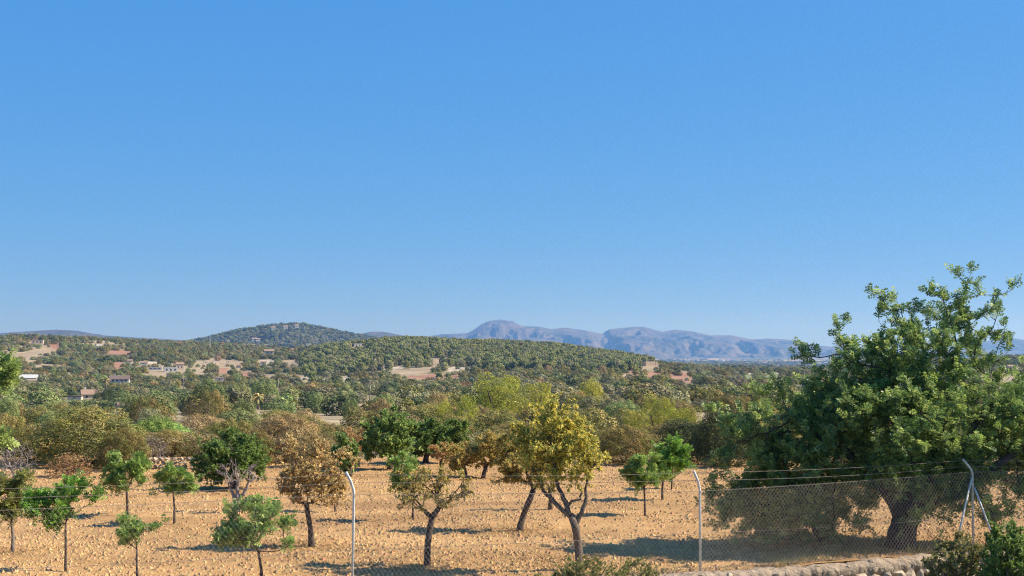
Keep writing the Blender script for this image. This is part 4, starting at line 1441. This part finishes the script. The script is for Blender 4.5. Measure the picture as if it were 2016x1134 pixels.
used = []
for d, top, n in ((67, 845, 14), (75, 838, 15), (84, 832, 16), (96, 826, 18), (112, 818, 21), (132, 810, 24), (158, 801, 27), (190, 792, 31), (228, 784, 34), (275, 776, 38)):
    for k in range(n):
        x = -260 + 2560 * (k + rp.random()) / n
        dd = d * rp.uniform(0.95, 1.07)
        yt = top + rp.uniform(-9, 12)
        right = x > 640
        if d < 120:
            sp = rp.choices(['maquis', 'brown', 'green', 'grey', 'twig'], [60, 13, 8, 12, 7])[0]
        elif right:
            sp = rp.choices(['maquis', 'brown', 'grey', 'pine', 'green', 'twig'], [55, 10, 15, 8, 7, 5])[0]
        else:
            sp = rp.choices(['maquis', 'brown', 'green', 'grove', 'grey', 'twig'], [28, 12, 20, 18, 12, 10])[0]
        near = d < 115
        key = {'maquis': f'maquis{rp.randrange(3)}' if near else f'mid_maquis{rp.randrange(2)}', 'brown': 'brown0' if near else f'mid_brown{rp.randrange(2)}', 'green': 'green0' if near else f'mid_green{rp.randrange(2)}',
               'grey': 'grey0' if near else f'mid_grey{rp.randrange(2)}', 'grove': f'mid_grove{rp.randrange(2)}', 'pine': f'pine{rp.randrange(2)}', 'twig': 'twig0'}[sp]
        p = hit_p = at(x, 700, dd)
        w_, _c = patch_info(np.array([p[0]]), np.array([dd]), terrain_z(p[0], dd))
        if w_[0] > 0.3:
            continue
        wpx = rp.uniform(4.0, 6.6) * FPX / dd
        if sp == 'twig':
            wpx *= 0.7
        if blocked(x, wpx * 0.42, yt, dd) or (patch_px(x, yt + 3)[0] and d > 130):
            continue
        nm = {'maquis': 'maquis_tree', 'brown': 'scrub_bush', 'green': 'green_tree', 'grey': 'wild_olive', 'grove': 'grove_tree', 'pine': 'pine_tree', 'twig': 'leafless_almond'}[sp]
        stand(nm, key, x, yt, wpx, dd, thicket_label(sp, x, d), 'bush' if sp == 'brown' else 'tree', thicket_label(sp, x, d).replace(LAB[sp], LAB[sp] + 's'))

# ------------------------------------------------------------------ buildings
def house(name, label, x, y, wpx, hpx, rpx, walls=None, roof=None, rot=0.25, depth=0.7, nwin=3, chimney=True, flat=False, d=None, group=None, cat='house'):
    """x, y: middle of the foot of the front wall in the photograph"""
    p = hit(x, y) if d is None else np.array([at(x, y, d)[0], d, at(x, y, d)[2]])
    m = p[1] / FPX
    W, H, RH = wpx * m, hpx * m, rpx * m
    D = W * depth
    e = empty(name, p - np.array([0, 0, 0.3]), label, cat, group)
    e.rotation_euler.z = rot
    q = Q()
    q.box((0, 0, (H + 0.3 - 1.5) / 2), (W, D, H + 0.3 + 1.5))
    if not flat:
        q.add([[-W / 2, -D / 2, H + .3], [-W / 2, D / 2, H + .3], [-W / 2, 0, H + .3 + RH], [-W / 2, 0, H + .3 + RH]], [[0, 1, 2, 3]])
        q.add([[W / 2, -D / 2, H + .3], [W / 2, D / 2, H + .3], [W / 2, 0, H + .3 + RH], [W / 2, 0, H + .3 + RH]], [[0, 1, 2, 3]])
    obj('wall', q.mesh('wall', walls or M_cream), e)
    q = Q()
    if flat:
        q.box((0, 0, H + 0.3 + 0.2), (W * 1.04, D * 1.04, 0.36))
    else:
        ov = 0.05 * W
        for sg in (-1, 1):
            y0, y1_ = sg * (D / 2 + ov), 0.0
            z0, z1 = H + 0.3 - ov * RH / (D / 2), H + 0.3 + RH + 0.02
            t_ = 0.25
            q.add([[-W / 2 - ov, y0, z0], [W / 2 + ov, y0, z0], [W / 2 + ov, y1_, z1], [-W / 2 - ov, y1_, z1], [-W / 2 - ov, y0, z0 + t_], [W / 2 + ov, y0, z0 + t_], [W / 2 + ov, y1_, z1 + t_], [-W / 2 - ov, y1_, z1 + t_]],
                  [[0, 3, 2, 1], [4, 5, 6, 7], [0, 1, 5, 4], [1, 2, 6, 5], [3, 0, 4, 7]])
    rf = obj('roof', q.mesh('roof', roof or M_roof), e)
    if chimney:
        q = Q()
        q.box((-W * 0.3, D * 0.1, H + 0.3 + RH * 0.9 + 0.5), (0.9, 0.9, 1.8))
        obj('chimney', q.mesh('chimney', M_white), rf)
    for k in range(nwin):
        wx_ = (-0.5 + (k + 0.5) / nwin) * W * 0.9
        ww, hh = min(1.2, W * 0.12), min(1.5, H * 0.4)
        q = Q()
        q.box((wx_, -D / 2 - 0.02, 0.3 + H * 0.52), (ww, 0.12, hh))
        obj('window', q.mesh('window', M_glass), e)
    q = Q()
    q.box((W / 2 + 0.02, -D * 0.1, 0.3 + H * 0.5), (0.12, min(1.2, D * 0.2), min(1.5, H * 0.4)))
    obj('window', q.mesh('window', M_glass), e)
    return e


house('farmhouse', 'cream house with brown tiled roof beside the dark conifer', 178, 786, 34, 10, 8, rot=0.35, depth=0.6, nwin=2)
house('garage', 'low flat roofed annex left of the cream house', 148, 787, 26, 6, 2, M_cream, M_roof_dark, 0.1, 0.7, 1, False, True, cat='building')
house('farmhouse', 'long white house with dark roof and two chimneys', 236, 753, 36, 7, 6, M_white, M_roof_dark, 0.15, 0.5, 4)
house('villa', 'white flat roofed villa in the middle of the valley', 336, 732, 26, 8, 2, M_white, M_white, 0.3, 0.6, 3, False, True)
house('villa', 'two storey pale villa right of the white flat roofed villa', 354, 729, 15, 12, 3, M_cream, M_roof, 0.3, 0.9, 2, False)
house('villa', 'long low white wing left of the white flat roofed villa', 306, 728, 26, 4, 2, M_white, M_white, 0.15, 0.4, 3, False, True)
house('shed', 'small stone shed behind the huge rounded shrub', 241, 812, 22, 13, 5, M_cream, M_roof_dark, 0.5, 0.8, 1, False, cat='shed')
house('villa', 'pale hillside villa on the left slope above a bare field', 74, 677, 22, 7, 2, M_cream, M_white, 0.2, 0.6, 3, False, True)
house('shed', 'small white hut on the left slope', 194, 682, 11, 4, 2, M_white, M_white, 0.6, 0.7, 1, False, True, cat='hut')
house('shed', 'small white shed in the middle of the valley', 432, 750, 17, 5, 2, M_white, M_roof_dark, 0.15, 0.6, 1, False, cat='shed')
house('villa', 'cream house right of the terraced gardens on the slope', 530, 697, 18, 6, 3, M_cream, M_roof, 0.2, 0.6, 2, False)
house('villa', 'grey flat roofed house on the crest of the pine hill', 706, 668, 22, 7, 2, plain('grey_render', (.42, .38, .33)), M_roof_dark, 0.1, 0.6, 3, False, True)
house('shed', 'small white house below the crest of the pine hill', 704, 682, 15, 5, 2, M_white, M_white, 0.3, 0.7, 2, False, True, cat='house')
house('farmhouse', 'tan house with red roof seen through the left of the huge carob', 1602, 764, 40, 12, 8, M_cream, M_roof, 0.4, 0.6, 2, False)
house('villa', 'pale house on the right edge hillside', 1990, 726, 16, 5, 2, M_white, M_roof, 0.2, 0.6, 2, False)
for x, y, w_ in ((12, 703, 12), (256, 714, 10), (283, 718, 14), (519, 717, 12), (470, 724, 10)):
    house('cottage', 'small pale cottage scattered among the trees of the left slope', x, y, w_, 4, 2, M_white if w_ > 11 else M_cream, M_roof, rp.uniform(0, 0.5), 0.6, 1, False, group='cottages on the left slope')
# terraced garden walls, greenhouse
house('greenhouse', 'pale long greenhouse at the left edge of the valley', 57, 746, 32, 3, 5, M_white, plain('greenhouse_sheet', (.62, .60, .54)), 0.1, 0.3, 0, False, cat='greenhouse')
for k, (x, y, w_) in enumerate(((398, 707, 8), (415, 702, 11), (432, 706, 9), (405, 716, 9), (424, 718, 11), (450, 715, 8), (470, 708, 9))):
    house('garden_hut', 'small pale building in the terraced gardens left of the pine hill', x, y, w_, 4, 2, M_cream, M_white, rp.uniform(0, 0.6), 0.6, 1, False, True, group='terraced garden buildings', cat='building')
for k, (x, y) in enumerate(((538, 648), (584, 644), (500, 670), (508, 671), (562, 646))):
    d = 4500 if y < 655 else 4100
    house('hilltop_house', 'tiny pale house on the dark wooded hill', x, y, 8, 3.2, 2, M_white, M_roof, 0.3, 0.7, 1, False, d=d, group='houses on the wooded hill')
# ruin
p = hit(1281, 722)
m = p[1] / FPX
ruin = empty('ruined_house', p - np.array([0, 0, 0.5]), 'roofless sandstone ruin with open window holes at the end of the pine hill', 'ruin')
ruin.rotation_euler.z = 0.3
M_sand = plain('sandstone', (.62, .47, .32), 0.95, 0, 0.15, 0.8)
W_, D_, H_ = 26 * m, 14 * m, 11 * m
for k in range(6):
    q = Q()
    q.box((-W_ / 2 + W_ * (k + 0.5) / 6 - W_ / 24, -D_ / 2, H_ / 2 * (0.75 + 0.3 * rp.random())), (W_ / 11, 0.6, H_ * 1.1))
    obj('wall_pier', q.mesh('wall_pier', M_sand), ruin)
q = Q(); q.box((0, -D_ / 2 + .02, H_ * 0.2), (W_, 0.7, H_ * 0.42)); obj('wall', q.mesh('wall', M_sand), ruin)
q = Q(); q.box((-W_ * .2, -D_ / 2 + .03, H_ * 0.92), (W_ * .55, 0.64, H_ * 0.22)); obj('lintel', q.mesh('lintel', M_sand), ruin)
q = Q(); q.box((0, D_ / 2, H_ * 0.5), (W_, 0.6, H_ * 1.0)); obj('wall', q.mesh('wall', M_sand), ruin)
q = Q(); q.box((W_ / 2, 0, H_ * 0.35), (0.6, D_, H_ * 0.7)); obj('wall', q.mesh('wall', M_sand), ruin)
q = Q(); q.box((-W_ / 2, 0, H_ * 0.5), (0.6, D_, H_ * 1.0)); obj('wall', q.mesh('wall', M_sand), ruin)

# town on the plain
box_w, box_r = Q(), Q()
box_w.box((0, 0, 0.35), (1, 0.8, 1.1)); box_r.box((0, 0, 0.95), (1.08, 0.88, 0.12))
me_w = box_w.mesh('wall', M_white); me_c = box_w.mesh('wall', M_cream); me_r = box_r.mesh('roof', M_roof)
for k in range(95):
    dd = rp.uniform(4600, 10500)
    x = rp.gauss(1430, 130) if k % 3 else rp.uniform(1150, 2050)
    X = (x - 1008) / FPX * dd
    e = empty('town_house', (X, dd, tz(X, dd) - 0.5), 'tiny pale house of the town on the far plain', 'house', 'town houses on the plain')
    e.rotation_euler.z = rp.uniform(-0.5, 0.5)
    L, H = rp.uniform(10, 28), rp.uniform(5, 9)
    o = obj('wall', me_w if rp.random() < 0.3 else me_c, e); o.scale = (L, L * 0.7, H)
    o = obj('roof', me_r, e); o.scale = (L, L * 0.7, H)


def pole(label, x, ytop, ybot, wire=True):
    p = hit(x, ybot)
    h = at(x, ytop, p[1])[2] - p[2]
    e = empty('utility_pole', p, label, 'pole')
    q = Q(); q.tube([(0, 0, -0.5), (0, 0, h * 0.5), (0, 0, h)], [0.19, 0.16, 0.12], 8); obj('shaft', q.mesh('shaft', M_pole, True), e)
    q = Q(); q.box((0, 0, h - 0.35), (1.5, 0.16, 0.16), 0.4); obj('crossarm', q.mesh('crossarm', M_pole), e)


pole('pale utility pole above the bare earth clearing near the centre', 728, 747, 786)
pole('thin utility pole in the left centre of the valley', 548, 746, 770)
pole('thin utility pole right of the white villas', 361, 736, 768)
pole('short white post in front of the valley carobs', 353, 793, 806)
# lattice mast
p = hit(413, 690, 1200)
mast = empty('radio_mast', p, 'thin lattice mast on the far ridge left of the wooded hill', 'mast')
h = at(413, 662, p[1])[2] - p[2]
for sx, sy in ((-1, -1), (1, -1), (0, 1)):
    q = Q(); q.tube([(sx * 0.9, sy * 0.9, -0.5), (sx * 0.35, sy * 0.35, h)], 0.12, 5); obj('leg', q.mesh('leg', M_galv), mast)
q = Q()
for k in range(10):
    s0 = 0.9 - 0.55 * k / 10
    z0, z1 = h * k / 10, h * (k + 1) / 10
    q.segs([(-s0, -s0, z0), (s0, -s0, z0), (0, s0, z0)], [(s0, -s0, z1), (0, s0, z1), (-s0, -s0, z1)], 0.07, 0.07, 4)
obj('bracing', q.mesh('bracing', M_galv), mast)


def palm(label, x, ytop, ybot, seed, dead=True):
    p = hit(x, ybot)
    r = np.random.default_rng(seed)
    h = at(x, ytop, p[1])[2] - p[2]
    e = empty('palm_tree', p, label, 'palm')
    q = Q(); q.tube([(0, 0, -0.3), (0.05, 0, h * 0.4), (0, 0, h * 0.75)], [0.38, 0.3, 0.3], 8); obj('trunk', q.mesh('trunk', M_bark_pale, True), e)
    q = Q()
    for k in range(34):
        a = r.random() * 6.283
        el = r.uniform(-0.7, 1.2)
        L = h * 0.42
        u = np.linspace(0, 1, 7)[:, None]
        dirh = np.array([math.cos(a), math.sin(a), 0])
        pts = np.array([0, 0, h * 0.74]) + dirh * u * L * math.cos(el) + np.array([0, 0, 1.0]) * (u * L * math.sin(el) - 0.5 * L * u ** 2)
        side = np.cross(dirh, [0, 0, 1.0]) * 0.28 * np.sin(np.clip(u * 3.1, 0.3, 3.1))
        v = np.concatenate([pts + side - [0, 0, .1], pts, pts - side - [0, 0, .1]])
        f = [[i, i + 1, 7 + i + 1, 7 + i] for i in range(6)] + [[7 + i, 7 + i + 1, 14 + i + 1, 14 + i] for i in range(6)]
        q.add(v, f, pick(r, 'dry' if (dead and k % 3) else 'grove', 1)[0])
    obj('fronds', q.mesh('fronds', M_leaf, False, True), e)


palm('brown palm with pale trunk right of the cream house', 208, 740, 772, 1)
palm('small dead palm in the middle of the valley scrub', 508, 770, 806, 2)
palm('reddish palm left of the long white house', 160, 732, 752, 3)

# ------------------------------------------------------------------ far woodland (one mass)
tcol = bpy.data.collections.new('far_tree_kinds')
kinds = [('maquis', 'maquis', shrub_lobes), ('grove', 'grove', shrub_lobes), ('grey', 'grey', shrub_lobes), ('green', 'fargreen', shrub_lobes), ('brown', 'brown', shrub_lobes), ('hillpine', 'hillpine', pine_lobes), ('dark', 'dark', shrub_lobes)]
for k, (nm, pal, lob) in enumerate(kinds):
    for sd in (0, 1):
        lobes = lob(400 + k * 7 + sd, 16, 0, (0.17, 0.26)) if lob is shrub_lobes else lob(400 + sd, 22)
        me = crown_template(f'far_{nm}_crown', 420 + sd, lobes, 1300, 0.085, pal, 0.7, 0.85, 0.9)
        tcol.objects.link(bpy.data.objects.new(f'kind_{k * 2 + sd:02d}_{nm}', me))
rf = np.random.default_rng(99)
cols_x = np.linspace(-400, 2450, 286)


def far_points(n, d0, d1, xr=(-330, 2350), p=1.0):
    Y = np.sqrt(d0 ** 2 + (d1 ** 2 - d0 ** 2) * rf.random(n) ** p)
    xi = xr[0] + (xr[1] - xr[0]) * rf.random(n)
    X = (xi - 1008) / FPX * Y
    return X, Y, xi


PTS, SCL, ROT, IDX = [], [], [], []


def push(X, Y, Z, S_, H_, idx):
    PTS.append(np.c_[X, Y, Z]); SCL.append(np.c_[S_, S_, H_]); ROT.append(np.c_[np.zeros(len(X)), np.zeros(len(X)), rf.random(len(X)) * 6.283]); IDX.append(idx)


X, Y, xi = far_points(95000, 285, 2350)
Z = terrain_z(X, Y)
yi = 690 - (Z - CAMZ) * FPX / Y
w, _c = patch_info(X, Y, Z)
clump = fbm(np.c_[X, Y] / 45.0, 3, 61)
hillmask = (xi > 590) & (xi < 1285) & (Y > 1050 + 120 * clump) & (Y < 2000)
prob = np.where(hillmask, 0.95, np.clip(0.42 + 0.5 * clump, 0.05, 0.9))
prob = np.where(w > 0.25, 0.03, prob)
keep = rf.random(len(X)) < prob
# drop what a nearer crest hides completely
gd = np.geomspace(300, 2400, 120)
gx = np.linspace(-400, 2450, 100)
GX, GD = np.meshgrid(gx, gd)
gz = terrain_z(((GX - 1008) / FPX * GD).ravel(), GD.ravel()).reshape(GX.shape)
gy = np.minimum.accumulate(690 - (gz - CAMZ) * FPX / GD, axis=0)
ix = np.clip(((xi + 400) / 2850 * 99).astype(int), 0, 99)
idp = np.clip(np.searchsorted(gd, Y) - 3, 0, 119)
keep &= (yi - 9 * FPX / Y) < gy[idp, ix] + 1
X, Y, Z, xi, hm, cl = X[keep], Y[keep], Z[keep], xi[keep], hillmask[keep], clump[keep]
u = rf.random(len(X))
u2 = u + 0.25 * fbm(np.c_[X, Y] / 90.0, 2, 71)
kind = np.where(u2 < 0.30, 0, np.where(u2 < 0.52, 1, np.where(u2 < 0.72, 2, np.where(u2 < 0.84, 3, np.where(u2 < 0.89, 4, 6)))))
kind = np.where((xi > 640) & (Y < 1050) & (kind == 3), 0, kind)
kind = np.where(hm, np.where(u < 0.78, 5, np.where(u < 0.92, 2, 6)), kind)
S_ = np.where(hm, 3.8 + 3.4 * rf.random(len(X)), 3.0 + 5.0 * rf.random(len(X)) ** 1.8)
H_ = np.where(hm, S_ * (0.95 + 0.45 * rf.random(len(X))), S_ * (0.55 + 0.3 * rf.random(len(X))))
ytp = 690 - (Z + H_ - CAMZ) * FPX / Y
kp = np.ones(len(X), bool)
for x0, x1, yb, dc in CLEAR:
    hw = S_ * 0.42 * FPX / Y
    kp &= ~((Y < dc * 1.03) & (xi + hw > x0) & (xi - hw < x1) & (ytp < yb - 1))
kp &= ~((patch_px(xi, ytp + 1.5) > 0) & (rf.random(len(X)) < 0.7))
X, Y, Z, S_, H_, kind = X[kp], Y[kp], Z[kp], S_[kp], H_[kp], kind[kp]
push(X, Y, Z - 0.3, S_, H_, kind * 2 + rf.integers(0, 2, len(X)))
print('far trees', len(X))
# wooded hill behind: sits on the ridge mesh, found by casting rays down
hill = bpy.data.objects['wooded_hill']
X, Y, xi = far_points(5200, 3650, 4850, (320, 880))
Zh = []
bpy.context.view_layer.update()
for a, b in zip(X, Y):
    okh, lo_, nn, fi = hill.ray_cast(Vector((a, b, 900)), Vector((0, 0, -1)))
    Zh.append(lo_.z if okh else -500)
Zh = np.array(Zh)
k = Zh > -100
X, Y, Zh = X[k], Y[k], Zh[k]
S_ = 8 + 7 * rf.random(len(X))
push(X, Y, Zh - 1, S_, S_ * 0.7, rf.choice([2, 12, 13, 10, 5], len(X)))
# groves on the plain
X, Y, xi = far_points(5200, 2400, 10500, (1150, 2400), 1.3)
Z = terrain_z(X, Y)
k = fbm(np.c_[X / 500, Y / 700], 3, 81) > 0.0
X, Y, Z = X[k], Y[k], Z[k]
S_ = 8 + 12 * rf.random(len(X))
push(X, Y, Z - 1, S_, S_ * 0.55, rf.choice([2, 3, 12, 13, 4], len(X)))
PTS = np.concatenate(PTS); SCL = np.concatenate(SCL); ROT = np.concatenate(ROT); IDX = np.concatenate(IDX)
me = bpy.data.meshes.new('far_woodland')
me.vertices.add(len(PTS))
me.vertices.foreach_set('co', PTS.astype(np.float32).ravel())
for nm, arr in (('tree_scale', SCL), ('tree_rot', ROT)):
    a = me.attributes.new(nm, 'FLOAT_VECTOR', 'POINT')
    a.data.foreach_set('vector', arr.astype(np.float32).ravel())
a = me.attributes.new('tree_kind', 'INT', 'POINT')
a.data.foreach_set('value', IDX.astype(np.int32))
me.update()
wood = tag(obj('far_woodland', me), 'mass of trees and scrub covering the valley and hills', 'woodland', None, 'stuff')
ng = bpy.data.node_groups.new('scatter_trees', 'GeometryNodeTree')
ng.interface.new_socket('Geometry', in_out='INPUT', socket_type='NodeSocketGeometry')
ng.interface.new_socket('Geometry', in_out='OUTPUT', socket_type='NodeSocketGeometry')
gi, go = ng.nodes.new('NodeGroupInput'), ng.nodes.new('NodeGroupOutput')
iop = ng.nodes.new('GeometryNodeInstanceOnPoints')
ci = ng.nodes.new('GeometryNodeCollectionInfo')
ci.inputs['Collection'].default_value = tcol
ci.inputs['Separate Children'].default_value = True
ci.inputs['Reset Children'].default_value = True


def named(nm, typ):
    n_ = ng.nodes.new('GeometryNodeInputNamedAttribute')
    n_.data_type = typ
    n_.inputs['Name'].default_value = nm
    return n_.outputs['Attribute']


e2r = ng.nodes.new('FunctionNodeEulerToRotation')
ng.links.new(named('tree_rot', 'FLOAT_VECTOR'), e2r.inputs[0])
ng.links.new(gi.outputs[0], iop.inputs['Points'])
ng.links.new(ci.outputs[0], iop.inputs['Instance'])
iop.inputs['Pick Instance'].default_value = True
ng.links.new(named('tree_kind', 'INT'), iop.inputs['Instance Index'])
ng.links.new(e2r.outputs[0], iop.inputs['Rotation'])
ng.links.new(named('tree_scale', 'FLOAT_VECTOR'), iop.inputs['Scale'])
ng.links.new(iop.outputs[0], go.inputs[0])
md = wood.modifiers.new('scatter', 'NODES')
md.node_group = ng

# ------------------------------------------------------------------ haze
hz = Q()
hz.box((0, 10900, 105), (27000, 23400, 570))
mh = bpy.data.materials.new('haze')
mh.use_nodes = True
mh.node_tree.nodes.clear()
ho = mh.node_tree.nodes.new('ShaderNodeOutputMaterial')
hv = mh.node_tree.nodes.new('ShaderNodeVolumePrincipled')
hv.inputs['Color'].default_value = (0.22, 0.48, 1.0, 1)
hv.inputs['Absorption Color'].default_value = (1, 1, 1, 1)
hv.inputs['Density'].default_value = 7.0e-5
hv.inputs['Anisotropy'].default_value = 0.6
mh.node_tree.links.new(hv.outputs[0], ho.inputs['Volume'])
tag(obj('haze', hz.mesh('haze', mh)), 'blue air between the orchard and the mountains', 'haze', None, 'stuff')
